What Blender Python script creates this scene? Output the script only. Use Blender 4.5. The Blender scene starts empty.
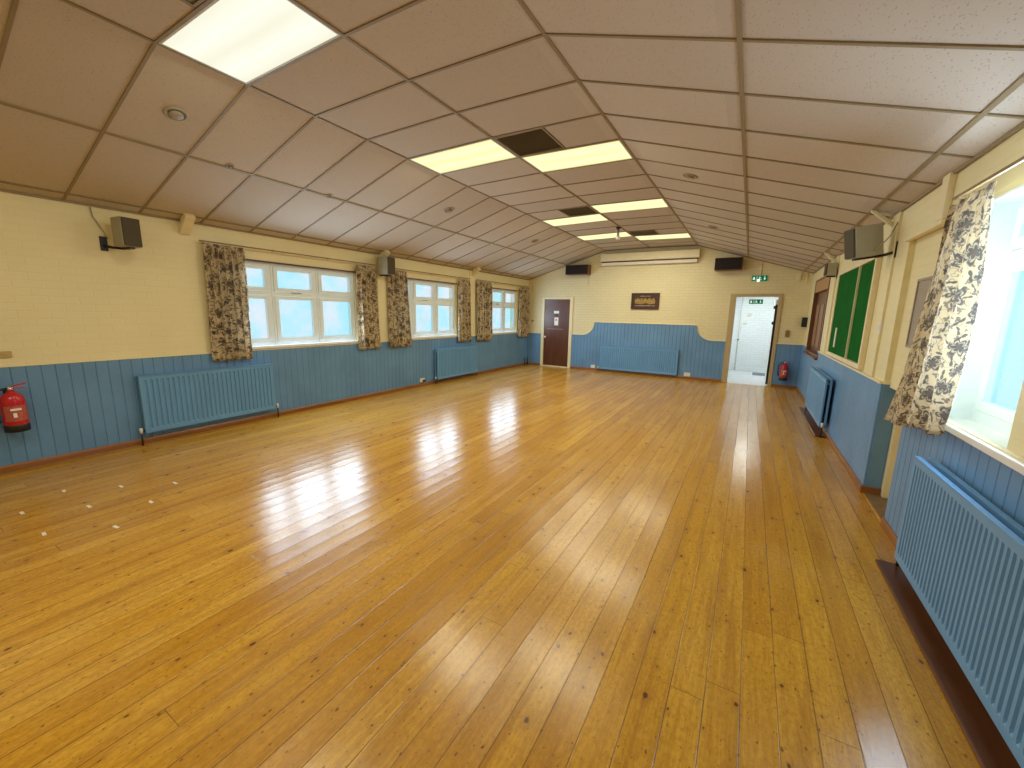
import bpy, bmesh, math, random
from mathutils import Matrix, Vector
random.seed(7)
PI = math.pi
sc = bpy.context.scene
COL = sc.collection

# ------------------------------------------------------------------ camera
H = 1.658                                   # eye height above the floor
YAW, PITCH, ROLL, FPX = -0.5251, -0.1751, 0.0210, 403.156
cd = bpy.data.cameras.new('camera'); cam = bpy.data.objects.new('camera', cd); COL.objects.link(cam)
cd.sensor_fit = 'HORIZONTAL'; cd.sensor_width = 36.0; cd.lens = FPX / 1024 * 36.0; cd.clip_start = 0.05; cd.clip_end = 200
_f = Vector((math.sin(YAW) * math.cos(PITCH), math.cos(YAW) * math.cos(PITCH), math.sin(PITCH)))
_r = Vector((math.cos(YAW), -math.sin(YAW), 0)); _u = _r.cross(_f)
_r2 = _r * math.cos(ROLL) + _u * math.sin(ROLL); _u2 = -_r * math.sin(ROLL) + _u * math.cos(ROLL)
cam.matrix_world = Matrix(((_r2.x, _u2.x, -_f.x, 0), (_r2.y, _u2.y, -_f.y, 0), (_r2.z, _u2.z, -_f.z, H), (0, 0, 0, 1)))
sc.camera = cam

# ------------------------------------------------------------------ world, exposure
SKY = (0.74, 0.87, 0.96); SKY_STRENGTH = 1.15
LAMP_COL = (1.0, 0.92, 0.68); LAMP_W = 25.0
DAY_COL = (0.62, 0.81, 1.0); DAY_W = 62.0
CORR_W = 30.0
EXPOSURE = 0.07
w = bpy.data.worlds.new('world'); sc.world = w; w.use_nodes = True
w.node_tree.nodes['Background'].inputs[0].default_value = (*SKY, 1)
w.node_tree.nodes['Background'].inputs[1].default_value = SKY_STRENGTH
sc.view_settings.view_transform = 'Standard'; sc.view_settings.look = 'None'
sc.view_settings.exposure = EXPOSURE; sc.view_settings.gamma = 1.0; sc.view_settings.use_curve_mapping = False
sc.cycles.max_bounces = 10; sc.cycles.diffuse_bounces = 6; sc.cycles.glossy_bounces = 4
sc.cycles.transparent_max_bounces = 12; sc.cycles.sample_clamp_indirect = 6.0

def area(name, loc, rot, sx, sy, power, col, parent=None):
    l = bpy.data.lights.new(name, 'AREA'); l.shape = 'RECTANGLE'; l.size = sx; l.size_y = sy
    l.energy = power; l.color = col
    o = bpy.data.objects.new(name, l); COL.objects.link(o); o.location = loc; o.rotation_euler = rot
    if parent: o.parent = parent
    return o

# ------------------------------------------------------------------ room numbers (metres)
XL, XR, D, YB = -6.20, 1.134, 11.63, -2.4
XA, ZC, TH = -3.75, 3.445, 0.298
XM, XC = XA + 1.2, XA + 2.4
ZM = ZC + 0.017
CT, ST = math.cos(TH), math.sin(TH)
Y0 = 1.461
ZD = 1.035                                   # height of the blue boarding

# daylight: one soft lamp in each pane opening, leaning down as skylight does
def pane_light(x, side, ya, yb, za, zb, k):
    area('window_daylight', (x, (ya + yb) / 2, (za + zb) / 2), (0, side * (PI / 2 - 0.20), 0), zb - za, yb - ya, DAY_W * k * (zb - za) * (yb - ya), DAY_COL)
for (y0, y1, lo, k_) in ((2.79, 5.0, 3.16, 0.74), (5.76, 7.92, 6.30, 0.52), (8.78, 10.88, 9.50, 0.48)):
    for k in range(3):
        wd = (y1 - y0) / 3; ya, yb = max(lo, y0 + wd * k + 0.09), y0 + wd * (k + 1) - 0.09
        if yb - ya < 0.1: continue
        pane_light(XL + 0.035, -1, ya, yb, 1.20, 1.78, k_); pane_light(XL + 0.035, -1, ya, yb, 1.95, 2.22, k_)
area('window_daylight', (XR + 0.01, 3.19, 1.76), (0, PI / 2, 0), 1.06, 0.66, DAY_W * 0.95 * 1.06 * 0.66, DAY_COL)

# ------------------------------------------------------------------ materials
class NT:
    def __init__(s, name):
        s.m = bpy.data.materials.new(name); s.m.use_nodes = True; s.t = s.m.node_tree; s.t.nodes.clear()
        s.out = s.n('ShaderNodeOutputMaterial')
    def n(s, typ, ins=None, **kw):
        nd = s.t.nodes.new(typ)
        for k, v in kw.items(): setattr(nd, k, v)
        for k, v in (ins or {}).items():
            if hasattr(v, 'links') or isinstance(v, bpy.types.NodeSocket): s.t.links.new(v, nd.inputs[k])
            else: nd.inputs[k].default_value = v
        return nd
    def math(s, op, a, b=0.0, c=0.0, clamp=False):
        nd = s.n('ShaderNodeMath', operation=op, use_clamp=clamp)
        for i, v in enumerate((a, b, c)):
            if isinstance(v, bpy.types.NodeSocket): s.t.links.new(v, nd.inputs[i])
            else: nd.inputs[i].default_value = v
        return nd.outputs[0]
    def mix(s, f, a, b, mode='MIX'):
        nd = s.n('ShaderNodeMix', data_type='RGBA', blend_type=mode)
        for i, v in ((0, f), (6, a), (7, b)):
            if isinstance(v, bpy.types.NodeSocket): s.t.links.new(v, nd.inputs[i])
            else: nd.inputs[i].default_value = v if i == 0 else (*v, 1)
        return nd.outputs[2]
    def coords(s, which='Object', scale=(1, 1, 1), loc=(0, 0, 0), rot=(0, 0, 0)):
        tc = s.n('ShaderNodeTexCoord')
        mp = s.n('ShaderNodeMapping', {'Vector': tc.outputs[which], 'Scale': scale, 'Location': loc, 'Rotation': rot})
        return mp.outputs[0]
    def noise(s, vec, scale, detail=2.0, rough=0.5, dist=0.0):
        return s.n('ShaderNodeTexNoise', {'Vector': vec, 'Scale': scale, 'Detail': detail, 'Roughness': rough, 'Distortion': dist}).outputs[0]
    def ramp(s, f, stops):
        nd = s.n('ShaderNodeValToRGB', {'Fac': f}); cr = nd.color_ramp
        while len(cr.elements) < len(stops): cr.elements.new(0.5)
        for e, (p, c) in zip(cr.elements, stops):
            e.position = p; e.color = (*c, 1) if len(c) == 3 else c
        return nd.outputs[0]
    def step(s, f, a, b):                    # 0 below a, 1 above b
        return s.n('ShaderNodeMapRange', {'Value': f, 'From Min': a, 'From Max': b, 'To Min': 0.0, 'To Max': 1.0}).outputs[0]
    def bump(s, h, dist=1.0, strength=1.0):
        return s.n('ShaderNodeBump', {'Height': h, 'Distance': dist, 'Strength': strength}).outputs[0]
    def bsdf(s, col, rough=0.5, metal=0.0, normal=None, **kw):
        ins = {'Base Color': col if isinstance(col, bpy.types.NodeSocket) else (*col, 1), 'Roughness': rough, 'Metallic': metal}
        if normal is not None: ins['Normal'] = normal
        for k, v in kw.items(): ins[k.replace('_', ' ')] = v
        return s.n('ShaderNodeBsdfPrincipled', ins).outputs[0]
    def done(s, shader):
        s.t.links.new(shader, s.out.inputs[0]); return s.m

M = {}
def simple(name, col, rough=0.5, metal=0.0, var=0.06, nscale=9.0, bump=0.0, bscale=60.0, **kw):
    t = NT(name); v = t.coords()
    n = t.noise(v, nscale, 4)
    c = t.mix(t.step(n, 0.3, 0.7), tuple(x * (1 - var) for x in col), tuple(min(1, x * (1 + var)) for x in col))
    nrm = t.bump(t.noise(v, bscale, 3), bump) if bump else None
    M[name] = t.done(t.bsdf(c, rough, metal, nrm, **kw)); return M[name]

CREAM = (0.84, 0.76, 0.46); BLUE = (0.13, 0.28, 0.50)
simple('cream_gloss', (0.80, 0.71, 0.46), 0.4, var=0.04)
simple('white_gloss', (0.82, 0.84, 0.85), 0.3, var=0.03)
simple('window_white', (0.80, 0.91, 0.99), 0.35, var=0.03)
simple('white_plastic', (0.78, 0.76, 0.68), 0.35, var=0.03)
simple('blue_board', BLUE, 0.38, var=0.10, nscale=2.3, bump=0.0006, bscale=14)
simple('blue_radiator', (0.14, 0.335, 0.60), 0.35, var=0.05, nscale=3)
simple('black_metal', (0.012, 0.012, 0.015), 0.45)
simple('dark_void', (0.01, 0.012, 0.02), 0.8)
simple('chrome', (0.7, 0.7, 0.7), 0.2, 1.0)
simple('red_paint', (0.50, 0.015, 0.02), 0.25, var=0.08)
simple('label_cream', (0.46, 0.10, 0.07), 0.5, var=0.3, nscale=60)
simple('red_ink', (0.6, 0.03, 0.03), 0.5)
simple('paper', (0.85, 0.84, 0.8), 0.6)
simple('green_felt', (0.008, 0.115, 0.018), 1.0, var=0.12, nscale=4, bump=0.0008, bscale=300, Specular_IOR_Level=0.1)
simple('speaker_case', (0.36, 0.34, 0.25), 0.6, var=0.05)
simple('speaker_grille', (0.075, 0.06, 0.035), 0.8, var=0.12, nscale=120)
simple('black_cloth', (0.010, 0.004, 0.005), 0.85, var=0.2, nscale=80)
simple('speaker_wood', (0.16, 0.055, 0.022), 0.45, var=0.25, nscale=12)
simple('grey_mat', (0.18, 0.20, 0.23), 0.9)
simple('brown_plastic', (0.26, 0.17, 0.07), 0.5)
simple('aged_plastic', (0.50, 0.38, 0.14), 0.5)
simple('louvre_dark', (0.085, 0.065, 0.035), 0.6)
simple('gold', (0.34, 0.22, 0.06), 0.55, 0.3, var=0.4, nscale=40)
simple('pewter', (0.45, 0.32, 0.22), 0.5)
simple('tape', (0.78, 0.70, 0.56), 0.6, var=0.1, nscale=90)
simple('frame_grey', (0.34, 0.29, 0.23), 0.5)
simple('screen_white', (0.80, 0.72, 0.60), 0.5, var=0.02)
simple('grid_bar', (0.28, 0.215, 0.12), 0.6, var=0.05)
simple('light_trim', (0.62, 0.60, 0.45), 0.5, var=0.03)
simple('wood_shutter', (0.42, 0.24, 0.10), 0.5, var=0.10, nscale=3)
simple('sign_green', (0.0, 0.12, 0.045), 0.4)
simple('corridor_floor', (0.62, 0.63, 0.66), 0.28, var=0.10, nscale=5)
simple('threshold_brown', (0.16, 0.10, 0.05), 0.7, var=0.2, nscale=14)

def emis(name, col, st):
    t = NT(name); n = t.noise(t.coords(), 6, 2)
    c = t.mix(t.step(n, 0.3, 0.7), tuple(x * 0.95 for x in col), col)
    M[name] = t.done(t.n('ShaderNodeEmission', {'Color': c, 'Strength': st}).outputs[0])
emis('sign_white', (0.85, 1.0, 0.85), 0.8)
emis('sign_lamp', (0.95, 1.0, 0.80), 1.6)
emis('sign_green_lit', (0.0, 0.16, 0.06), 0.8)

def painted_brick(name, col, mortar_d, depth, rough, axis, tone=0.97):
    t = NT(name)
    tc = t.n('ShaderNodeTexCoord'); sp = t.n('ShaderNodeSeparateXYZ', {'Vector': tc.outputs['Object']})
    cb = t.n('ShaderNodeCombineXYZ', {'X': sp.outputs['X' if axis == 'x' else 'Y'], 'Y': sp.outputs['Z'], 'Z': 0.0})
    b = t.n('ShaderNodeTexBrick', {'Vector': cb.outputs[0], 'Color1': (1, 1, 1, 1), 'Color2': (tone, tone, tone, 1), 'Mortar': (mortar_d,) * 3 + (1,),
            'Scale': 1.0, 'Mortar Size': 0.006, 'Mortar Smooth': 0.6, 'Brick Width': 0.225, 'Row Height': 0.075})
    v = cb.outputs[0]
    big = t.noise(v, 1.3, 4)
    c = t.mix(t.step(big, 0.3, 0.75), tuple(x * 0.93 for x in col), col)
    c = t.mix(1.0, c, b.outputs['Color'], 'MULTIPLY')
    fac = t.math('SUBTRACT', 1.0, b.outputs['Fac'])
    h = t.math('ADD', t.math('MULTIPLY', fac, depth), t.math('MULTIPLY', t.noise(v, 45, 3), 0.0008))
    M[name] = t.done(t.bsdf(c, rough, 0, t.bump(h)))
painted_brick('wall_cream_y', CREAM, 0.965, 0.0006, 0.45, 'y', 0.985)
painted_brick('wall_cream_x', (0.79, 0.71, 0.44), 0.88, 0.0020, 0.5, 'x', 0.97)
painted_brick('corridor_brick', (0.84, 0.88, 0.90), 0.85, 0.003, 0.5, 'x')
painted_brick('corridor_brick_y', (0.84, 0.88, 0.90), 0.85, 0.003, 0.5, 'y')

def mat_floor():
    t = NT('pine_boards'); W = 0.1385; L = 3.9
    tc = t.n('ShaderNodeTexCoord'); sp = t.n('ShaderNodeSeparateXYZ', {'Vector': tc.outputs['Object']})
    x, y = sp.outputs['X'], sp.outputs['Y']
    # boards wander a little, as old boards do
    wob = t.math('MULTIPLY', t.math('SUBTRACT', t.noise(t.n('ShaderNodeCombineXYZ', {'X': 0.0, 'Y': y, 'Z': 0.0}).outputs[0], 0.9, 1), 0.5), 0.012)
    u = t.math('DIVIDE', t.math('ADD', x, wob), W); idx = t.math('FLOOR', u); fx = t.math('FRACT', u)
    rnd = t.n('ShaderNodeTexWhiteNoise', {'W': idx}, noise_dimensions='1D').outputs[0]
    v = t.math('DIVIDE', t.math('ADD', y, t.math('MULTIPLY', rnd, 37.0)), L); idy = t.math('FLOOR', v); fy = t.math('FRACT', v)
    cell = t.n('ShaderNodeCombineXYZ', {'X': idx, 'Y': idy, 'Z': 0.0}).outputs[0]
    wn = t.n('ShaderNodeTexWhiteNoise', {'Vector': cell}, noise_dimensions='3D')
    r1 = wn.outputs[0]; rc = t.n('ShaderNodeSeparateColor', {'Color': wn.outputs[1]})
    base = t.ramp(r1, [(0.0, (0.50, 0.245, 0.018)), (0.4, (0.58, 0.300, 0.022)), (0.75, (0.62, 0.335, 0.030)), (1.0, (0.67, 0.385, 0.050))])
    # grain along y, shifted per board
    gz = t.math('MULTIPLY', r1, 50.0)
    gv = t.n('ShaderNodeCombineXYZ', {'X': t.math('MULTIPLY', x, 26.0), 'Y': t.math('MULTIPLY', y, 1.1), 'Z': gz}).outputs[0]
    g1 = t.noise(gv, 1.0, 5, 0.6, 0.8)
    base = t.mix(t.math('MULTIPLY', t.step(g1, 0.44, 0.72), 0.66), base, (0.35, 0.145, 0.014))
    gv2 = t.n('ShaderNodeCombineXYZ', {'X': t.math('MULTIPLY', x, 120.0), 'Y': t.math('MULTIPLY', y, 9.0), 'Z': gz}).outputs[0]
    g2 = t.noise(gv2, 1.0, 3, 0.7)
    base = t.mix(t.math('MULTIPLY', t.step(g2, 0.46, 0.70), 0.52), base, (0.34, 0.155, 0.022))
    # fine mottling and scuffs
    mt = t.noise(t.coords(scale=(1, 0.6, 1)), 55.0, 4, 0.7)
    base = t.mix(t.math('MULTIPLY', t.step(mt, 0.48, 0.66), 0.55), base, (0.36, 0.165, 0.022))
    base = t.mix(t.math('MULTIPLY', t.step(mt, 0.46, 0.28), 0.35), base, (0.70, 0.44, 0.11))
    # worn pale patches and darker dirty patches
    p = t.noise(tc.outputs['Object'], 0.9, 4, 0.6)
    base = t.mix(t.math('MULTIPLY', t.step(p, 0.5, 0.75), 0.28), base, (0.66, 0.44, 0.16))
    p2 = t.noise(t.coords(scale=(2.2, 0.8, 1), loc=(9, 3, 0)), 1.3, 4, 0.6)
    base = t.mix(t.math('MULTIPLY', t.step(p2, 0.56, 0.78), 0.35), base, (0.33, 0.18, 0.055))
    p3 = t.noise(t.coords(scale=(5.0, 0.45, 1), loc=(3, 8, 0)), 1.6, 5, 0.65)
    base = t.mix(t.math('MULTIPLY', t.step(p3, 0.50, 0.68), 0.50), base, (0.33, 0.14, 0.014))
    # knots
    kv = t.n('ShaderNodeCombineXYZ', {'X': t.math('MULTIPLY', x, 1.0), 'Y': t.math('MULTIPLY', y, 0.62), 'Z': 0.0}).outputs[0]
    kw_ = t.n('ShaderNodeVectorMath', {0: kv, 1: (0, 0, 0)}, operation='ADD').outputs[0]
    def knots(scale, rmin, rmax, soft, seed):
        vv = t.n('ShaderNodeMapping', {'Vector': kw_, 'Location': (seed, seed * 1.7, 0)}).outputs[0]
        nz = t.n('ShaderNodeTexNoise', {'Vector': vv, 'Scale': 22.0, 'Detail': 2.0}).outputs[1]
        vd = t.n('ShaderNodeVectorMath', {0: vv, 1: t.n('ShaderNodeVectorMath', {0: nz, 1: (0.02, 0.02, 0)}, operation='MULTIPLY').outputs[0]}, operation='ADD').outputs[0]
        vo = t.n('ShaderNodeTexVoronoi', {'Vector': vd, 'Scale': scale, 'Randomness': 1.0}, voronoi_dimensions='2D')
        sz = t.n('ShaderNodeSeparateColor', {'Color': vo.outputs['Color']}).outputs[0]
        d = t.math('DIVIDE', vo.outputs['Distance'], scale)
        rad = t.math('ADD', rmin, t.math('MULTIPLY', t.math('POWER', sz, 3.0), rmax))
        q = t.math('SUBTRACT', rad, d)
        return t.step(q, -soft, soft * 0.3)
    halo = knots(5.2, 0.006, 0.020, 0.020, 3.1)
    core = knots(5.2, 0.0025, 0.0070, 0.003, 3.1)
    small = knots(13.0, 0.0012, 0.0036, 0.0018, 8.7)
    tiny = knots(31.0, 0.0006, 0.0022, 0.0014, 5.3)
    base = t.mix(t.math('MULTIPLY', halo, 0.35), base, (0.32, 0.13, 0.02))
    base = t.mix(t.math('MULTIPLY', core, 0.88), base, (0.075, 0.024, 0.007))
    base = t.mix(t.math('MULTIPLY', small, 0.78), base, (0.11, 0.042, 0.010))
    base = t.mix(t.math('MULTIPLY', tiny, 0.6), base, (0.17, 0.07, 0.015))
    # joints
    edge = t.math('MINIMUM', fx, t.math('SUBTRACT', 1.0, fx))
    gapw = t.math('ADD', 0.006, t.math('MULTIPLY', rc.outputs[1], 0.010))
    gap = t.math('SUBTRACT', 1.0, t.step(edge, gapw, t.math('ADD', gapw, 0.012)))
    e2 = t.math('MULTIPLY', t.math('MINIMUM', fy, t.math('SUBTRACT', 1.0, fy)), L)
    gap2 = t.math('SUBTRACT', 1.0, t.step(e2, 0.0012, 0.003))
    gs_ = t.math('ADD', 0.30, t.math('MULTIPLY', t.noise(t.coords(scale=(7, 0.5, 1)), 1.0, 2), 1.1), clamp=True)
    g = t.math('MULTIPLY', t.math('MAXIMUM', gap, t.math('MULTIPLY', gap2, 0.75)), gs_)
    base = t.mix(t.math('MULTIPLY', g, 0.80), base, (0.070, 0.028, 0.006))
    cup = t.math('MULTIPLY', t.math('POWER', t.math('SUBTRACT', fx, 0.5), 2.0), 0.0030)
    h = t.math('SUBTRACT', cup, t.math('MULTIPLY', g, 0.0006))
    h = t.math('ADD', h, t.math('MULTIPLY', t.noise(tc.outputs['Object'], 7, 2), 0.0010))
    h = t.math('ADD', h, t.math('MULTIPLY', g2, 0.00010))
    rip = t.noise(t.n('ShaderNodeCombineXYZ', {'X': t.math('MULTIPLY', x, 4.0), 'Y': t.math('MULTIPLY', y, 1.0), 'Z': gz}).outputs[0], 9.0, 2)
    h = t.math('ADD', h, t.math('MULTIPLY', rip, 0.00045))
    tilt = t.math('MULTIPLY', t.math('MULTIPLY', fx, t.math('SUBTRACT', rc.outputs[2], 0.5)), 0.0016)
    h = t.math('ADD', h, tilt)
    rg = t.math('ADD', 0.15, t.math('MULTIPLY', p, 0.14))
    M['floor'] = t.done(t.bsdf(base, rg, 0, t.bump(h), Specular_IOR_Level=0.5))
mat_floor()

def mat_tile():
    t = NT('ceiling_tile'); v = t.coords()
    sp = t.n('ShaderNodeSeparateXYZ', {'Vector': v})
    cell = t.n('ShaderNodeCombineXYZ', {'X': t.math('FLOOR', t.math('DIVIDE', t.math('SUBTRACT', sp.outputs[0], XA), 1.147)),
                                        'Y': t.math('FLOOR', t.math('DIVIDE', t.math('SUBTRACT', sp.outputs[1], Y0), 0.6)), 'Z': 0.0}).outputs[0]
    r = t.n('ShaderNodeTexWhiteNoise', {'Vector': cell}, noise_dimensions='3D').outputs[0]
    base = t.ramp(r, [(0, (0.54, 0.475, 0.40)), (0.5, (0.57, 0.50, 0.425)), (1, (0.60, 0.53, 0.45))])
    vs = t.coords(scale=(1.0, 0.45, 1.0))
    vo = t.n('ShaderNodeTexVoronoi', {'Vector': vs, 'Scale': 105.0, 'Randomness': 1.0}, voronoi_dimensions='3D')
    sz = t.n('ShaderNodeSeparateColor', {'Color': vo.outputs['Color']}).outputs[0]
    thr = t.math('MULTIPLY', t.step(sz, 0.30, 1.0), 0.36)
    hole = t.math('SUBTRACT', 1.0, t.step(t.math('SUBTRACT', vo.outputs['Distance'], thr), -0.06, 0.03))
    n = t.noise(v, 140, 2)
    base = t.mix(t.math('MULTIPLY', hole, 0.42), base, (0.25, 0.19, 0.13))
    h = t.math('ADD', t.math('MULTIPLY', hole, -0.0012), t.math('MULTIPLY', n, 0.0008))
    M['tile'] = t.done(t.bsdf(base, 0.9, 0, t.bump(h), Specular_IOR_Level=0.2))
mat_tile()

def mat_wood(name, c1, c2, axis='z', rough=0.35, scale=1.0):
    t = NT(name)
    s = {'z': (14, 14, 1.2), 'y': (14, 1.2, 14), 'x': (1.2, 14, 14)}[axis]
    v = t.coords(scale=tuple(a * scale for a in s))
    n = t.noise(v, 1.0, 5, 0.6, 0.8)
    n2 = t.noise(v, 5.0, 3, 0.6)
    c = t.mix(t.step(n, 0.3, 0.7), c1, c2)
    c = t.mix(t.math('MULTIPLY', t.step(n2, 0.45, 0.75), 0.35), c, tuple(a * 0.5 for a in c1))
    M[name] = t.done(t.bsdf(c, rough, 0, t.bump(n2, 0.0003)))
mat_wood('baseboard_y', (0.20, 0.072, 0.020), (0.34, 0.14, 0.038), 'y', 0.3)
mat_wood('baseboard_x', (0.20, 0.072, 0.020), (0.34, 0.14, 0.038), 'x', 0.3)
mat_wood('door_brown', (0.085, 0.026, 0.010), (0.14, 0.045, 0.016), 'z', 0.3)
mat_wood('hatch_brown', (0.13, 0.050, 0.020), (0.20, 0.080, 0.030), 'z', 0.4)
mat_wood('hatch_light', (0.24, 0.11, 0.045), (0.33, 0.17, 0.07), 'z', 0.4)
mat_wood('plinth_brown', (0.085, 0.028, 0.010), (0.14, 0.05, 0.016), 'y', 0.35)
mat_wood('plaque_wood', (0.045, 0.014, 0.006), (0.08, 0.026, 0.010), 'x', 0.4)
mat_wood('architrave', (0.48, 0.37, 0.19), (0.54, 0.42, 0.23), 'z', 0.45)

def mat_curtain(name, warm):
    t = NT(name)
    tc = t.n('ShaderNodeTexCoord'); uv = tc.outputs['UV']
    wn = t.n('ShaderNodeTexNoise', {'Vector': uv, 'Scale': 14.0, 'Detail': 2.0}).outputs[1]
    w1 = t.n('ShaderNodeVectorMath', {0: t.n('ShaderNodeVectorMath', {0: wn, 1: (0.5, 0.5, 0.5)}, operation='SUBTRACT').outputs[0], 1: (0.035, 0.035, 0)}, operation='MULTIPLY').outputs[0]
    wv = t.n('ShaderNodeVectorMath', {0: uv, 1: w1}, operation='ADD').outputs[0]
    base = t.mix(t.noise(uv, 240, 2), tuple(a * 0.92 for a in warm), warm)
    dark = (0.060, 0.030, 0.016); mid = (0.17, 0.095, 0.045)
    def motif(scale, r0, lobes, amp, seed, ring, sx=1.0):
        vv = t.n('ShaderNodeMapping', {'Vector': wv, 'Location': (seed, seed * 2.3, 0), 'Rotation': (0, 0, seed)}).outputs[0]
        vo = t.n('ShaderNodeTexVoronoi', {'Vector': vv, 'Scale': scale, 'Randomness': 0.75}, voronoi_dimensions='2D')
        # unit: metres from motif centre
        dlt = t.n('ShaderNodeVectorMath', {0: vv, 1: vo.outputs['Position']}, operation='SUBTRACT').outputs[0]
        rr = t.n('ShaderNodeSeparateColor', {'Color': vo.outputs['Color']})
        rot = t.n('ShaderNodeVectorRotate', {'Vector': dlt, 'Angle': t.math('MULTIPLY', rr.outputs[1], 6.28)}, rotation_type='Z_AXIS').outputs[0]
        rot = t.n('ShaderNodeVectorMath', {0: rot, 1: (1.0, sx, 1.0)}, operation='MULTIPLY').outputs[0]
        sp = t.n('ShaderNodeSeparateXYZ', {'Vector': rot})
        dist = t.n('ShaderNodeVectorMath', {0: rot}, operation='LENGTH').outputs['Value']
        ang = t.math('ARCTAN2', sp.outputs[1], sp.outputs[0])
        wave = t.math('ABSOLUTE', t.math('COSINE', t.math('MULTIPLY', ang, lobes / 2.0)))
        rad = t.math('MULTIPLY', t.math('ADD', r0, t.math('MULTIPLY', wave, amp)), t.math('ADD', 0.7, t.math('MULTIPLY', rr.outputs[0], 0.5)))
        rel = t.math('DIVIDE', dist, rad)
        inside = t.math('SUBTRACT', 1.0, t.step(rel, 0.93, 1.05))
        if ring:
            lines = t.math('SINE', t.math('MULTIPLY', rel, 12.0))
            hole = t.math('MULTIPLY', t.step(lines, 0.15, 0.5), 1.0)
            inside = t.math('MULTIPLY', inside, t.math('SUBTRACT', 1.0, t.math('MULTIPLY', hole, 0.8)))
        return inside
    vines = t.noise(wv, 17.0, 1.0, 0.4, 0.8)
    vl = t.math('SUBTRACT', 1.0, t.step(t.math('ABSOLUTE', t.math('SUBTRACT', vines, 0.5)), 0.010, 0.020))
    leaf = motif(13.0, 0.006, 2, 0.024, 1.3, False, 2.4)
    leaf2 = motif(17.0, 0.005, 3, 0.014, 4.1, False, 1.3)
    flower = motif(6.2, 0.026, 6, 0.030, 2.2, True)
    heart = motif(6.2, 0.010, 5, 0.008, 2.2, False)
    c = t.mix(t.math('MULTIPLY', vl, 0.75), base, mid)
    c = t.mix(t.math('MULTIPLY', leaf2, 0.8), c, mid)
    c = t.mix(t.math('MULTIPLY', leaf, 0.9), c, dark)
    c = t.mix(t.math('MULTIPLY', flower, 0.92), c, dark)
    c = t.mix(t.math('MULTIPLY', heart, 0.95), c, mid)
    weave = t.bump(t.noise(uv, 900, 1), 0.0002)
    b = t.bsdf(c, 0.75, 0, weave, Sheen_Weight=0.25, Specular_IOR_Level=0.3)
    tr = t.n('ShaderNodeBsdfTranslucent', {'Color': t.mix(0.45, c, (0.70, 0.72, 0.72))}).outputs[0]
    mx = t.n('ShaderNodeMixShader', {0: 0.38, 1: b, 2: tr}).outputs[0]
    M[name] = t.done(mx)
mat_curtain('curtain_cloth', (0.82, 0.69, 0.46))

def mat_frosted():
    t = NT('frosted_glass'); v = t.coords()
    n = t.noise(v, 1.6, 3, 0.6); n2 = t.noise(v, 60, 2)
    c = t.mix(t.step(n, 0.38, 0.62), (0.74, 0.97, 1.0), (1.0, 0.97, 0.97))
    n3 = t.noise(t.coords(loc=(4, 7, 2)), 1.1, 2)
    c = t.mix(t.math('MULTIPLY', t.step(n3, 0.58, 0.72), 0.5), c, (0.92, 0.80, 0.72))
    c = t.mix(t.step(n2, 0.35, 0.75), t.mix(0.12, c, (0.5, 0.7, 0.8)), c)
    tr = t.n('ShaderNodeBsdfTransparent', {'Color': c}).outputs[0]
    gl = t.n('ShaderNodeBsdfGlossy', {'Color': (1, 1, 1, 1), 'Roughness': 0.25, 'Normal': t.bump(n2, 0.001)}).outputs[0]
    tl = t.n('ShaderNodeBsdfTranslucent', {'Color': (0.85, 0.93, 0.95, 1)}).outputs[0]
    a = t.n('ShaderNodeMixShader', {0: 0.15, 1: tr, 2: tl}).outputs[0]
    M['frosted'] = t.done(t.n('ShaderNodeMixShader', {0: 0.04, 1: a, 2: gl}).outputs[0])
    t = NT('clear_glass'); v = t.coords()
    c = t.mix(t.noise(v, 1.0, 1), (0.80, 0.95, 1.0), (0.84, 0.97, 1.0))
    tr = t.n('ShaderNodeBsdfTransparent', {'Color': c}).outputs[0]
    gl = t.n('ShaderNodeBsdfGlossy', {'Color': (1, 1, 1, 1), 'Roughness': 0.03}).outputs[0]
    M['clear'] = t.done(t.n('ShaderNodeMixShader', {0: 0.05, 1: tr, 2: gl}).outputs[0])
mat_frosted()

def mat_diffuser(name, c1, c2, st):
    t = NT(name)   # prismatic sheet over two tubes running along x
    sp = t.n('ShaderNodeSeparateXYZ', {'Vector': t.coords()})
    yy = t.math('ABSOLUTE', sp.outputs[1])
    wob = t.math('MULTIPLY', t.math('SUBTRACT', t.noise(t.coords(scale=(2, 5, 1)), 1.4, 3), 0.5), 0.10)
    d = t.math('ABSOLUTE', t.math('SUBTRACT', t.math('ADD', yy, wob), 0.13))
    f = t.step(d, 0.0, 0.13)
    c = t.mix(f, c1, c2)
    M[name] = t.done(t.n('ShaderNodeEmission', {'Color': c, 'Strength': st}).outputs[0])
mat_diffuser('diffuser_lit', (1.0, 0.98, 0.56), (0.93, 0.86, 0.42), 1.12)
mat_diffuser('diffuser_lit_pale', (1.0, 0.98, 0.84), (0.90, 0.88, 0.70), 1.02)

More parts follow.
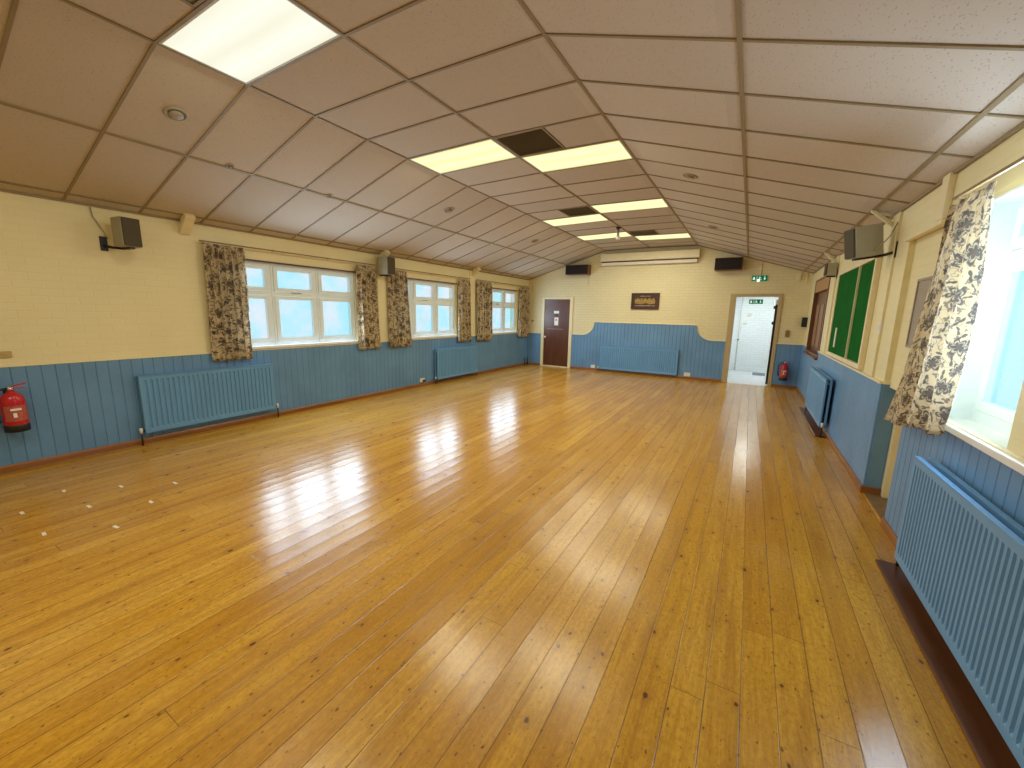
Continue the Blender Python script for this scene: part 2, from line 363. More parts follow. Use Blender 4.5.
# ------------------------------------------------------------------ mesh builder
class MB:
    def __init__(s): s.v = []; s.f = []; s.m = []; s.s = []
    def face(s, idx, mi=0, sm=False): s.f.append(idx); s.m.append(mi); s.s.append(sm)
    def quad(s, a, b, c, d, mi=0):
        n = len(s.v); s.v += [a, b, c, d]; s.face((n, n + 1, n + 2, n + 3), mi)
    def box(s, a, b, mi=0):
        x0, y0, z0 = (min(p, q) for p, q in zip(a, b)); x1, y1, z1 = (max(p, q) for p, q in zip(a, b))
        n = len(s.v); s.v += [(x0, y0, z0), (x1, y0, z0), (x1, y1, z0), (x0, y1, z0), (x0, y0, z1), (x1, y0, z1), (x1, y1, z1), (x0, y1, z1)]
        for q in ((0, 3, 2, 1), (4, 5, 6, 7), (0, 1, 5, 4), (1, 2, 6, 5), (2, 3, 7, 6), (3, 0, 4, 7)): s.face(tuple(n + i for i in q), mi)
    def obox(s, c, ax, ay, az, hx, hy, hz, mi=0):
        c, ax, ay, az = Vector(c), Vector(ax).normalized() * hx, Vector(ay).normalized() * hy, Vector(az).normalized() * hz
        n = len(s.v)
        for k in (-1, 1):
            for (i, j) in ((-1, -1), (1, -1), (1, 1), (-1, 1)): s.v.append(tuple(c + ax * i + ay * j + az * k))
        for q in ((0, 3, 2, 1), (4, 5, 6, 7), (0, 1, 5, 4), (1, 2, 6, 5), (2, 3, 7, 6), (3, 0, 4, 7)): s.face(tuple(n + i for i in q), mi)
    def tube(s, pts, r, n=10, mi=0, cap=True):
        pts = [Vector(p) for p in pts]; rs = r if isinstance(r, (list, tuple)) else [r] * len(pts)
        b0 = len(s.v); up = None
        for i, p in enumerate(pts):
            d = (pts[min(i + 1, len(pts) - 1)] - pts[max(i - 1, 0)]).normalized()
            if up is None: up = Vector((0, 0, 1)) if abs(d.z) < 0.9 else Vector((1, 0, 0))
            a = d.cross(up).normalized(); b = a.cross(d).normalized(); up = b
            for k in range(n):
                t = 2 * PI * k / n; s.v.append(tuple(p + (a * math.cos(t) + b * math.sin(t)) * rs[i]))
        for i in range(len(pts) - 1):
            for k in range(n):
                k2 = (k + 1) % n; o = b0 + i * n
                s.face((o + k, o + k2, o + n + k2, o + n + k), mi, True)
        if cap:
            s.face(tuple(b0 + k for k in range(n))[::-1], mi); e = b0 + (len(pts) - 1) * n; s.face(tuple(e + k for k in range(n)), mi)
    def lathe(s, prof, c=(0, 0, 0), ax=(0, 0, 1), n=24, mi=0):
        ax = Vector(ax).normalized(); u = Vector((1, 0, 0)) if abs(ax.x) < 0.9 else Vector((0, 1, 0))
        a = ax.cross(u).normalized(); b = ax.cross(a); c = Vector(c); b0 = len(s.v)
        for (r, h) in prof:
            for k in range(n):
                t = 2 * PI * k / n; s.v.append(tuple(c + ax * h + (a * math.cos(t) + b * math.sin(t)) * max(r, 1e-4)))
        for i in range(len(prof) - 1):
            for k in range(n):
                k2 = (k + 1) % n; o = b0 + i * n
                s.face((o + k, o + k2, o + n + k2, o + n + k), mi, True)
        s.face(tuple(b0 + k for k in range(n))[::-1], mi); e = b0 + (len(prof) - 1) * n; s.face(tuple(e + k for k in range(n)), mi)
    def prism(s, pts, fn, a, b, mi=0):
        """pts: 2-D outline; fn(u, v, w) -> xyz; extruded w from a to b"""
        n = len(s.v); k = len(pts)
        s.v += [tuple(fn(u, v, a)) for u, v in pts] + [tuple(fn(u, v, b)) for u, v in pts]
        s.face(tuple(range(n, n + k))[::-1], mi); s.face(tuple(range(n + k, n + 2 * k)), mi)
        for i in range(k):
            j = (i + 1) % k; s.face((n + i, n + j, n + k + j, n + k + i), mi)
    def build(s, name, mats, parent=None, bevel=0.0, kind=None, seg=2):
        me = bpy.data.meshes.new(name); me.from_pydata([tuple(v) for v in s.v], [], s.f)
        if not isinstance(mats, (list, tuple)): mats = [mats]
        for m in mats: me.materials.append(M[m])
        for p, mi, sm in zip(me.polygons, s.m, s.s): p.material_index = mi; p.use_smooth = sm
        bm = bmesh.new(); bm.from_mesh(me); bmesh.ops.recalc_face_normals(bm, faces=bm.faces); bm.to_mesh(me); bm.free()
        o = bpy.data.objects.new(name, me); COL.objects.link(o)
        if parent: o.parent = parent
        if bevel:
            md = o.modifiers.new('bevel', 'BEVEL'); md.width = bevel; md.segments = seg; md.limit_method = 'ANGLE'; md.angle_limit = math.radians(40)
        if kind: o['kind'] = kind
        return o

def mbox(name, a, b, mat, parent=None, bevel=0.0, kind=None):
    m = MB(); m.box(a, b); return m.build(name, mat, parent, bevel, kind)
def tag(o, label, cat, group=None):
    o['label'] = label; o['category'] = cat
    if group: o['group'] = group
    return o
def thing(name, label, cat, loc=(0, 0, 0), rz=0.0, group=None):
    o = bpy.data.objects.new(name, None); COL.objects.link(o); o.location = loc; o.rotation_euler = (0, 0, rz); o.empty_display_size = 0.1
    return tag(o, label, cat, group)
def structure(name, loc=(0, 0, 0), rz=0.0):
    o = bpy.data.objects.new(name, None); COL.objects.link(o); o.location = loc; o.rotation_euler = (0, 0, rz); o['kind'] = 'structure'
    return o
def copy_tree(o, parent=None):
    c = o.copy(); COL.objects.link(c)
    if parent: c.parent = parent
    for ch in list(o.children): copy_tree(ch, c)
    return c
RL, RR, RF = -PI / 2, PI / 2, PI             # local frame (x along the wall, y into the room) for left, right, far wall

# ------------------------------------------------------------------ the room shell
def rects_minus(a0, a1, z0, z1, holes):
    """split a rectangle into rectangles that leave out the holes (u0, u1, v0, v1)"""
    us = sorted({a0, a1, *[h[0] for h in holes], *[h[1] for h in holes]}); out = []
    for u0, u1 in zip(us, us[1:]):
        zs = [(h[2], h[3]) for h in holes if h[0] < u1 - 1e-6 and h[1] > u0 + 1e-6]; zs.sort(); z = z0
        for (p, q) in zs:
            if p > z: out.append((u0, u1, z, p))
            z = max(z, q)
        if z < z1: out.append((u0, u1, z, z1))
    return out

ZW = 1.085                                   # window sill height
LW = [(2.79, 5.00), (5.76, 7.92), (8.78, 10.88)]
m = MB()
for (u0, u1, v0, v1) in rects_minus(YB - 0.2, D + 0.2, 0, 3.6, [(a, b, ZW, 2.32) for a, b in LW]): m.box((XL - 0.22, u0, v0), (XL, u1, v1))
m.build('wall_left', 'wall_cream_y', kind='structure')
m = MB()
for (u0, u1, v0, v1) in rects_minus(YB - 0.2, D + 0.2, 0, 3.6, [(2.82, 3.62, 1.045, 2.36), (4.20, 4.95, 0, 2.36), (9.05, 10.92, 0.96, 2.46)]): m.box((XR, u0, v0), (XR + 0.215, u1, v1))
m.box((XR + 0.215, 4.15, 0), (XR + 0.26, 5.0, 2.5)); m.box((XR + 0.215, 8.9, 0.8), (XR + 0.26, 11.1, 2.6))
m.build('wall_right', 'wall_cream_y', kind='structure')
m = MB()
for (u0, u1, v0, v1) in rects_minus(XL - 0.3, XR + 0.3, 0, 3.7, [(-5.62, -4.74, 0, 2.10), (-0.37, 0.53, 0, 2.16)]): m.box((u0, D, v0), (u1, D + 0.15, v1))
m.box((-5.8, D + 0.13, 0), (-4.6, D + 0.2, 2.3))
m.build('wall_far', 'wall_cream_x', kind='structure')
mbox('wall_back', (XL - 0.22, YB - 0.2, 0), (XR + 0.3, YB, 3.7), 'wall_cream_x', kind='structure')
mbox('floor', (XL - 0.22, YB - 0.2, -0.1), (XR + 0.3, D + 0.02, 0), 'floor', kind='structure')
mbox('trim_21', (XR + 0.0, 4.20, 0.0), (XR + 0.215, 4.95, 0.006), 'threshold_brown', kind='structure')

# ceiling: lay-in tiles over a grid of bars
def zpt(x):
    if x < XA: return ZC - (XA - x) * math.tan(TH)
    if x < XM: return ZC + (x - XA) / 1.2 * (ZM - ZC)
    if x < XC: return ZM + (x - XM) / 1.2 * (ZC - ZM)
    return ZC - (x - XC) * math.tan(TH)
colx = [XL, XA - 2.4 * CT, XA - 1.2 * CT, XA, XM, XC, XC + 1.2 * CT, XC + 2.4 * CT, XR]
LIGHTS = [(0, 3, True), (4, 3, False), (5, 4, False), (9, 4, False), (10, 3, False), (13, 3, False), (14, 4, False), (-4, 3, False), (-4, 4, False)]  # last two are unseen panels, added behind the camera for extra light
VENTS = [(-1, 3, 1), (4, 4, 0), (9, 3, 1), (13, 4, 0)]   # row, column, which half
taken = {(r, c) for r, c, _ in LIGHTS}
rows = list(range(-7, 17))
m = MB()
for r in rows:
    ya, yb = max(Y0 + .6 * r, YB), min(Y0 + .6 * (r + 1), D)
    if yb - ya < 0.02: continue
    for c in range(8):
        if (r, c) in taken: continue
        xa, xb = colx[c], colx[c + 1]
        for vr, vc, half in VENTS:
            if (vr, vc) == (r, c):
                if half: xb = (xa + xb) / 2
                else: xa = (xa + xb) / 2
        za, zb = zpt(xa) + 0.004, zpt(xb) + 0.004
        if c == 2: zb = ZC + 0.004
        n = len(m.v)
        m.v += [(xa, ya, za), (xb, ya, zb), (xb, yb, zb), (xa, yb, za), (xa, ya, za + .015), (xb, ya, zb + .015), (xb, yb, zb + .015), (xa, yb, za + .015)]
        for q in ((0, 3, 2, 1), (4, 5, 6, 7), (0, 1, 5, 4), (1, 2, 6, 5), (2, 3, 7, 6), (3, 0, 4, 7)): m.face(tuple(n + i for i in q), 0)
bw, bt = 0.013, 0.006
for c in range(1, 8):
    x = colx[c]; z = zpt(x)
    if c in (3, 5, 4): m.box((x - bw * 0.9, YB, z - bt), (x + bw * 0.9, D, z + 0.03), 1)
    else:
        sgn = 1 if c < 4 else -1
        m.obox((x, (YB + D) / 2, z), (CT, 0, ST * sgn), (0, 1, 0), (-ST * sgn, 0, CT), bw, (D - YB) / 2, bt, 1)
for r in rows:
    y = Y0 + .6 * r
    if not (YB < y < D): continue
    for c in range(8):
        xa, xb = colx[c], colx[c + 1]; za, zb = zpt(xa), zpt(xb)
        a, b = Vector((xa, y, za)), Vector((xb, y, zb)); d = (b - a)
        m.obox((a + b) / 2, d, (0, 1, 0), Vector((0, 1, 0)).cross(d), d.length / 2, bw * 0.8, bt * 0.8, 1)
# wall angles
m.box((XL, YB, zpt(XL) - 0.012), (XL + 0.022, D, zpt(XL) + 0.01), 1); m.box((XR - 0.022, YB, zpt(XR) - 0.012), (XR, D, zpt(XR) + 0.01), 1)
for c in range(8):
    a, b = Vector((colx[c], D - 0.012, zpt(colx[c]))), Vector((colx[c + 1], D - 0.012, zpt(colx[c + 1]))); d = b - a
    m.obox((a + b) / 2, d, (0, 1, 0), Vector((0, 1, 0)).cross(d), d.length / 2, 0.012, 0.012, 1)
m.box((XL - 0.3, YB - 0.3, 3.60), (XR + 0.4, D + 0.3, 3.70), 1)  # unseen slab added above the tiles to keep sky light out
m.build('ceiling', ['tile', 'grid_bar'], kind='structure')

# matchboard dado with V grooves: profile strips along the wall
def boarding(name, fn, u0, u1, top, pitch=0.10, z0=0.0, t=0.016, g=0.006):
    """fn(u, d, z) -> xyz; top(u) -> height"""
    mb = MB(); us = [];  u = u0
    while u < u1 - 1e-6:
        e = min(u + pitch, u1); us += [(u, 0), (u + g, 1), (e - g, 1)] if e - u > 3 * g else [(u, 1)]; u = e
    us.append((u1, 1))
    ext = []
    for (a, da), (b, db) in zip(us, us[1:]):                       # refine so that curved tops stay smooth
        ext.append((a, da))
        if abs(top(a) - top(b)) > 0.004:
            for k in range(1, 5): ext.append((a + (b - a) * k / 5, da + (db - da) * k / 5))
    ext.append(us[-1])
    n = len(mb.v)
    for (a, da) in ext:
        d = t if da >= 1 else t - g + g * da
        mb.v += [fn(a, 0, z0), fn(a, d, z0), fn(a, d, top(a)), fn(a, 0, top(a))]
    for i in range(len(ext) - 1):
        o = n + 4 * i
        mb.face((o + 1, o + 5, o + 6, o + 2)); mb.face((o + 2, o + 6, o + 7, o + 3)); mb.face((o, o + 4, o + 5, o + 1))
    e = n + 4 * (len(ext) - 1)
    mb.face((n, n + 1, n + 2, n + 3)); mb.face((e, e + 3, e + 2, e + 1))
    return mb.build(name, 'blue_board', kind='structure')
fl = lambda u, d, z: (XL + d, u, z)
fr = lambda u, d, z: (XR - d, u, z)
ff = lambda u, d, z: (u, D - d, z)
boarding('trim_1', fl, YB, D, lambda u: ZD)
boarding('trim_2', fr, YB, 4.20, lambda u: 1.04)
boarding('trim_3', fr, 4.95, 9.03, lambda u: 1.075)
boarding('trim_4', fr, 9.03, 10.93, lambda u: 0.95)
boarding('trim_5', fr, 10.93, D, lambda u: 1.05)
def scotia(u):
    R_ = 0.37; hi, lo = 1.43, 1.045
    if u <= -4.33: return lo
    if u < -3.955: q = (u + 4.33) / 0.375; return lo + (hi - lo) * (1 - math.sqrt(max(0, 1 - q * q)))
    if u <= -1.19: return hi
    if u < -0.80: q = (-0.80 - u) / 0.39; return lo + 0.005 + (hi - lo) * (1 - math.sqrt(max(0, 1 - q * q)))
    return lo + 0.005
boarding('trim_6', ff, XL + 0.016, -5.72, lambda u: 1.03)
boarding('trim_7', ff, -4.655, -0.485, scotia)
boarding('trim_8', ff, 0.605, XR - 0.016, lambda u: 1.05)
# returns of the doorway in the right wall, blue below
mbox('trim_9', (XR, 4.938, 0), (XR + 0.115, 4.95, 1.075), 'blue_board', kind='structure')
# capping beads
def cap(name, fn, pts, mat='cream_gloss', d=0.03, h=0.022):
    mb = MB(); n = 0
    for i, (u, z) in enumerate(pts): mb.v += [fn(u, 0, z), fn(u, d, z), fn(u, d, z + h), fn(u, 0, z + h)]
    for i in range(len(pts) - 1):
        o = 4 * i
        for k in range(4): mb.face((o + k, o + (k + 1) % 4, o + 4 + (k + 1) % 4, o + 4 + k))
    mb.face((0, 3, 2, 1)); e = 4 * (len(pts) - 1); mb.face((e, e + 1, e + 2, e + 3))
    return mb.build(name, mat, kind='structure')
cap('trim_10', fl, [(YB, ZD), (D, ZD)], d=0.022, h=0.012)
cap('trim_11', fr, [(YB, 1.04), (4.20, 1.04)])
cap('trim_12', fr, [(4.95, 1.075), (9.03, 1.075)])
cap('trim_13', ff, [(u, scotia(u)) for u in [-4.655] + [-4.33 + 0.375 * k / 14 for k in range(15)] + [-1.19 + 0.39 * k / 14 for k in range(15)] + [-0.485]], d=0.026, h=0.02)
cap('trim_14', ff, [(XL, 1.03), (-5.72, 1.03)], d=0.022, h=0.012)
cap('trim_15', ff, [(0.605, 1.05), (XR, 1.05)])
mbox('trim_16', (XR, 4.93, 1.075), (XR + 0.06, 4.952, 1.10), 'cream_gloss', kind='structure')
# baseboards
def base(name, fn, segs, mat):
    mb = MB()
    for (a, b) in segs:
        prof = [(0, 0), (0.034, 0), (0.034, 0.055), (0.026, 0.072), (0, 0.075)]
        mb.prism(prof, lambda p, q, w_, fn=fn: fn(w_, p, q), a, b)
    return mb.build(name, mat, kind='structure')
base('baseboard_left', fl, [(YB, D)], 'baseboard_y')
base('baseboard_right', fr, [(YB, 4.20), (4.95, D)], 'baseboard_y')
base('baseboard_far', ff, [(XL, -5.72), (-4.655, -0.485), (0.605, XR)], 'baseboard_x')
mbox('baseboard_doorway', (XR - 0.034, 4.918, 0), (XR + 0.115, 4.94, 0.07), 'baseboard_x', kind='structure')
# shallow piers on the long walls, above the boarding
for i, (side, a, b) in enumerate((('l', 5.50, 5.72), ('l', 8.46, 8.68), ('r', 5.30, 5.52), ('r', 8.42, 8.66))):
    if side == 'l': mbox('trim_%d' % (17 + i), (XL, a, ZD), (XL + 0.02, b, 2.70), 'wall_cream_y', kind='structure')
    else: mbox('trim_%d' % (17 + i), (XR - 0.02, a, 1.10), (XR, b, 2.69), 'wall_cream_y', kind='structure')

# ------------------------------------------------------------------ windows in the left wall
def window_unit(parent, u0, u1, z0, z1, zt, d0, glass, fr_=0.052, sash=0.055):
    """outer frame with a top-hung light over a fixed light; local x along wall, y toward room"""
    f = MB(); dd = 0.05
    f.box((u0, d0, z0), (u0 + fr_ * .6, d0 + dd, z1)); f.box((u1 - fr_ * .6, d0, z0), (u1, d0 + dd, z1))
    ia, ib = u0 + fr_ * .6, u1 - fr_ * .6
    f.box((ia, d0, z1 - fr_ * .7), (ib, d0 + dd, z1)); f.box((ia, d0, z0), (ib, d0 + dd, z0 + fr_)); f.box((ia, d0, zt - 0.03), (ib, d0 + dd, zt + 0.03))
    f.build('window_frame', 'window_white', parent)
    for (p, q, proud) in ((z0 + fr_, zt - 0.03, 0.006), (zt + 0.03, z1 - fr_ * .7, 0.014)):
        s_ = MB(); a, b = u0 + fr_ * .6 + .004, u1 - fr_ * .6 - .004; p += .004; q -= .004
        s_.box((a, d0 + 0.004, p), (a + sash, d0 + dd + proud, q)); s_.box((b - sash, d0 + 0.004, p), (b, d0 + dd + proud, q))
        s_.box((a + sash, d0 + 0.004, p), (b - sash, d0 + dd + proud, p + sash * .9)); s_.box((a + sash, d0 + 0.004, q - sash * .9), (b - sash, d0 + dd + proud, q))
        so = s_.build('sash', 'window_white', parent)
        mbox('pane', (a + sash - .003, d0 + 0.022, p + sash * .9 - .003), (b - sash + .003, d0 + 0.028, q - sash * .9 + .003), glass, so)
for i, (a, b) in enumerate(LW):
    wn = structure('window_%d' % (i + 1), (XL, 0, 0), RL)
    n = 3; wd = (b - a) / n
    for k in range(n):
        window_unit(wn, -(a + wd * (k + 1)) + 0.003, -(a + wd * k) - 0.003, ZW + 0.012, 2.30, 1.868, -0.09, 'frosted')
    mbox('window_sill', (-b - 0.03, -0.20, ZW - 0.028), (-a + 0.03, 0.035, ZW + 0.012), 'white_gloss', wn, 0.004)
    mbox('head_shadow_strip', (-b - 0.02, -0.03, 2.30), (-a + 0.02, 0.010, 2.325), 'door_brown', wn)  # dark brown strip standing in for the shadow line at the window head
    mbox('casement_stay', (-(a + wd * 1.62), -0.035, 1.885), (-(a + wd * 1.40), -0.018, 1.895), 'chrome', wn)
# the near window in the right wall: deep reveal, clear panes
wn = structure('window_4', (XR, 0, 0), RR)
window_unit(wn, 2.82, 3.62, 1.053, 2.36, 2.04, -0.19, 'clear', 0.07, 0.065)
mbox('window_sill', (2.822, -0.20, 1.047), (3.618, 0.0, 1.053), 'white_gloss', wn, 0.006)
mbox('sill_nosing', (2.3, 0.0, 1.012), (3.68, 0.05, 1.053), 'white_gloss', wn, 0.006)
mbox('reveal_lining', (3.605, -0.15, 1.05), (3.622, 0.0, 2.36), 'window_white', wn)
mbox('reveal_lining', (2.822, -0.15, 2.345), (3.605, 0.0, 2.362), 'window_white', wn)

# ------------------------------------------------------------------ doors
d1 = structure('door_1', (-5.18, D, 0), RF)            # brown flush door in the far wall
mbox('door_leaf', (-0.42, -0.03, 0.035), (0.42, 0.010, 2.085), 'door_brown', d1, 0.003)
f = MB(); f.box((-0.52, -0.02, 0), (-0.425, 0.03, 2.16)); f.box((0.425, -0.02, 0), (0.52, 0.03, 2.16)); f.box((-0.425, -0.02, 2.09), (0.425, 0.03, 2.16)); f.box((-0.425, -0.02, 0), (0.425, 0.012, 0.035))
f.build('door_frame', 'cream_gloss', d1, 0.004)
k = MB(); k.lathe([(0.012, 0), (0.012, 0.03), (0.030, 0.045), (0.032, 0.062), (0.02, 0.075)], (0.355, 0.010, 0.93), (0, 1, 0), 16); k.build('door_knob', 'white_plastic', d1)
mbox('door_sign', (-0.07, 0.010, 1.66), (0.10, 0.016, 1.74), 'paper', d1, 0.01)
mbox('door_sign', (-0.03, 0.010, 1.58), (0.05, 0.014, 1.645), 'black_metal', d1)
o = mbox('door_notice', (-0.055, 0.010, 1.30), (0.075, 0.014, 1.54), 'paper', d1)
mbox('printed_mark', (-0.015, 0.014, 1.44), (0.04, 0.0155, 1.49), 'red_ink', o)
mbox('push_bar', (-0.22, 0.010, 1.18), (0.30, 0.018, 1.19), 'pewter', d1)

d2 = structure('door_2', (0.08, D, 0), RF)             # open doorway to the white corridor; local x mirrored
f = MB(); f.box((0.435, -0.16, 0), (0.565, 0.02, 2.23)); f.box((-0.525, -0.16, 0), (-0.45, 0.03, 2.23)); f.box((-0.45, -0.16, 2.165), (0.435, 0.02, 2.23))
f.build('door_frame', 'architrave', d2, 0.004)
# the open leaf folded back into the corridor, dark closing edge toward the hall
leaf = mbox('door_leaf', (-0.452, -1.00, 0.03), (-0.412, -0.18, 2.10), 'white_gloss', d2)
mbox('dark_edge', (-0.456, -0.18, 0.03), (-0.408, -0.165, 1.98), 'black_metal', leaf)
for z in (1.50, 1.88): mbox('hinge', (-0.408, -0.19, z), (-0.375, -0.16, z + 0.07), 'black_metal', leaf)

d3 = structure('door_3', (XR, 4.575, 0), RR)           # blocked doorway in the right wall
mbox('door_panel', (-0.375, -0.07, 1.05), (0.375, -0.045, 2.36), 'wall_cream_y', d3)
f = MB(); f.box((0.30, -0.215, 0), (0.373, -0.12, 1.05)); f.box((-0.373, -0.215, 0), (-0.30, -0.12, 1.05)); f.build('door_frame', 'cream_gloss', d3)
mbox('door_leaf', (-0.30, -0.20, 0.01), (0.30, -0.17, 1.05), 'cream_gloss', d3)
f = MB(); f.box((-0.42, -0.01, 2.345), (0.40, 0.035, 2.38)); f.build('door_header', 'cream_gloss', d3, 0.004)

# ------------------------------------------------------------------ corridor beyond door_2
CB = 14.65
mbox('wall_north', (-1.6, CB, 0), (1.8, CB + 0.1, 2.7), 'corridor_brick', kind='structure')
mbox('wall_west', (-0.62, D + 0.15, 0), (-0.52, CB, 2.7), 'corridor_brick_y', kind='structure')
mbox('wall_east', (1.0, D + 0.15, 0), (1.1, CB, 2.7), 'corridor_brick_y', kind='structure')
mbox('floor', (-1.6, D + 0.02, -0.1), (1.8, CB, 0.0), 'corridor_floor', kind='structure')
mbox('ceiling', (-1.6, D + 0.15, 2.6), (1.8, CB + 0.1, 2.7), 'white_gloss', kind='structure')
t_ = thing('corridor_fill_light', 'unseen fill light added under the white corridor ceiling beyond the open doorway', 'light', (0.25, 13.1, 2.6))  # unseen fitting added to brighten the corridor, in place of daylight
mbox('fill_light_body', (-0.15, -0.6, -0.05), (0.15, 0.6, 0), 'white_plastic', t_)
area('corridor_fill_lamp', (0, 0, -0.07), (0, 0, 0), 0.28, 1.1, CORR_W, (0.93, 1.0, 0.96), t_)
tag(mbox('corridor_mat', (0.22, 13.7, 0.0), (0.90, 14.3, 0.012), 'grey_mat'), 'flat grey mat on the pale corridor floor beyond the open doorway', 'mat')
t_ = thing('corridor_pipe', 'thin white pipe running up the corridor end wall', 'pipe', (-0.27, CB - 0.02, 0))
m = MB(); m.tube([(0, 0, 0), (0, 0, 2.6)], 0.012); m.build('pipe_run', 'white_plastic', t_)
m = MB(); m.lathe([(0.02, 0), (0.02, 0.04)], (0.0, -0.01, 0.95), (0, 0, 1), 12); m.build('pipe_clip', 'black_metal', t_)
for (x, z, w_, h_, lb) in ((-0.02, 1.72, 0.18, 0.16, 'small white notice on corridor end wall, upper of the two by the pipe'), (-0.12, 1.46, 0.16, 0.09, 'small pale notice on corridor end wall, lower of the two by the pipe'), (0.62, 1.50, 0.12, 0.16, 'small white notice on corridor end wall, toward the hinged door')):
    o = thing('notice', lb, 'notice', (x, CB, z))
    mbox('sheet', (-w_ / 2, -0.006, -h_ / 2), (w_ / 2, 0, h_ / 2), 'paper', o)
    m = MB()
    for kk in range(3): m.box((-w_ * 0.4, -0.008, h_ * (0.28 - kk * 0.25)), (w_ * (0.35 - 0.1 * kk), -0.006, h_ * (0.36 - kk * 0.25)))
    m.build('printed_line', 'frame_grey', o)

# ------------------------------------------------------------------ exit signs
def running_man(m, s, x0, y, z0, mi):
    """pictogram of a running figure in a doorway, in the local x-z plane"""
    def bar(ax, az, bx, bz, wd):
        a, b = Vector((x0 + ax * s, y, z0 + az * s)), Vector((x0 + bx * s, y, z0 + bz * s)); d = b - a
        m.obox((a + b) / 2, d, (0, 1, 0), Vector((0, 1, 0)).cross(d), d.length / 2, 0.0012, wd * s, mi)
    bar(.46, .86, .54, .86, .07); bar(.42, .70, .50, .40, .09); bar(.42, .66, .20, .56, .04); bar(.48, .66, .68, .56, .04)
    bar(.50, .42, .70, .26, .05); bar(.70, .26, .66, .06, .05); bar(.46, .40, .34, .20, .05); bar(.34, .20, .10, .16, .05)
def exit_sign(name, label, loc, w_, h_, lit, lamp):
    t_ = thing(name, label, 'exit sign', loc, RF)
    mbox('sign_body', (-w_ / 2, 0, -h_ / 2), (w_ / 2, 0.03, h_ / 2), lit, t_, 0.003)
    s = h_ * 0.95; y = 0.0315
    m = MB(); running_man(m, s, -s * 0.5, y, -s * 0.5, 0); m.build('running_figure', 'sign_white', t_)
    mbox('door_mark', (s * 0.42, y - .001, -s * .42), (s * 0.50, y + .001, s * .42), 'sign_white', t_)
    ax = -w_ * 0.33; m = MB()              # down arrow
    m.box((ax - s * .06, y - .001, -s * .05), (ax + s * .06, y + .001, s * .36))
    m.prism([(ax - s * .22, 0), (ax + s * .22, 0), (ax, -s * .38)], lambda u, v, w2: (u, w2, v), y - .001, y + .001); m.build('arrow', 'sign_white', t_)
    ax = w_ * 0.34; m = MB()
    m.prism([(ax - s * .2, -s * .3), (ax + s * .28, -s * .3), (ax + s * .2, s * .2), (ax - s * .05, s * .3)], lambda u, v, w2: (u, w2, v), y - .001, y + .001); m.build('side_mark', 'sign_white', t_)
    if lamp:
        m = MB(); m.lathe([(0.028, 0), (0.030, 0.012), (0.018, 0.025), (0.004, 0.03)], (0.02, 0.03, -h_ * 0.42), (0, 1, 0), 16); m.build('pilot_lamp', 'sign_lamp', t_)
    return t_
exit_sign('exit_sign', 'green emergency exit sign with running man above the open doorway', (0.085, D, 2.595), 0.32, 0.125, 'sign_green_lit', True)
exit_sign('exit_sign', 'green exit sign high on the white corridor end wall', (0.09, CB, 2.145), 0.36, 0.13, 'sign_green_lit', False)

# ------------------------------------------------------------------ ceiling lights and vents
def ceiling_light(r, c, pale, label):
    xa, xb = colx[c], colx[c + 1]; cx, cy = (xa + xb) / 2, Y0 + .6 * r + .3; cz = (zpt(xa) + zpt(xb)) / 2
    t_ = thing('ceiling_light', label, 'ceiling light', (cx, cy, cz), 0, 'fluorescent ceiling light panels')
    sl = -math.atan2(zpt(xb) - zpt(xa), xb - xa); t_.rotation_euler = (0, sl, 0)
    hx, hy = 0.588, 0.288
    f = MB(); e = 0.014
    for q in (((-hx, -hy), (hx, -hy + e)), ((-hx, hy - e), (hx, hy)), ((-hx, -hy + e), (-hx + e, hy - e)), ((hx - e, -hy + e), (hx, hy - e))):
        f.box((*q[0], -0.004), (*q[1], 0.05))
    f.box((-hx, -hy, 0.05), (hx, hy, 0.06)); f.build('housing', 'light_trim', t_)
    mbox('diffuser', (-hx + e, -hy + e, 0.0), (hx - e, hy - e, 0.004), 'diffuser_lit_pale' if pale else 'diffuser_lit', t_)
    area('tube_light', (0, 0, -0.02), (0, 0, 0), 1.12, 0.52, LAMP_W * (0.85 if r < 0 else 1.0), LAMP_COL, t_)
LL = {(0, 3): 'pale white ceiling light panel touching the slatted vent, above the round speaker', (4, 3): 'second nearest ceiling light panel, left half, beside the first brown vent',
      (5, 4): 'lit yellow ceiling light panel right of and touching the first brown vent', (9, 4): 'lit ceiling light panel in the middle, right of the second vent',
      (10, 3): 'lit ceiling light panel in the middle, below the second vent on the left', (13, 3): 'farthest left ceiling light panel, behind the hanging pendant',
      (14, 4): 'farthest right ceiling light panel, nearest the projector screen casing', (-4, 3): 'unseen ceiling light panel added behind the camera for more light, left half', (-4, 4): 'unseen ceiling light panel added behind the camera for more light, right half'}
for (r, c, pale) in LIGHTS: ceiling_light(r, c, pale, LL[(r, c)])
VL = ['dark slatted ceiling vent beside the large near light panel', 'dark square ceiling vent between the two yellow light panels',
      'dark square ceiling vent in the middle light pair', 'farthest dark ceiling vent, above the last light pair']
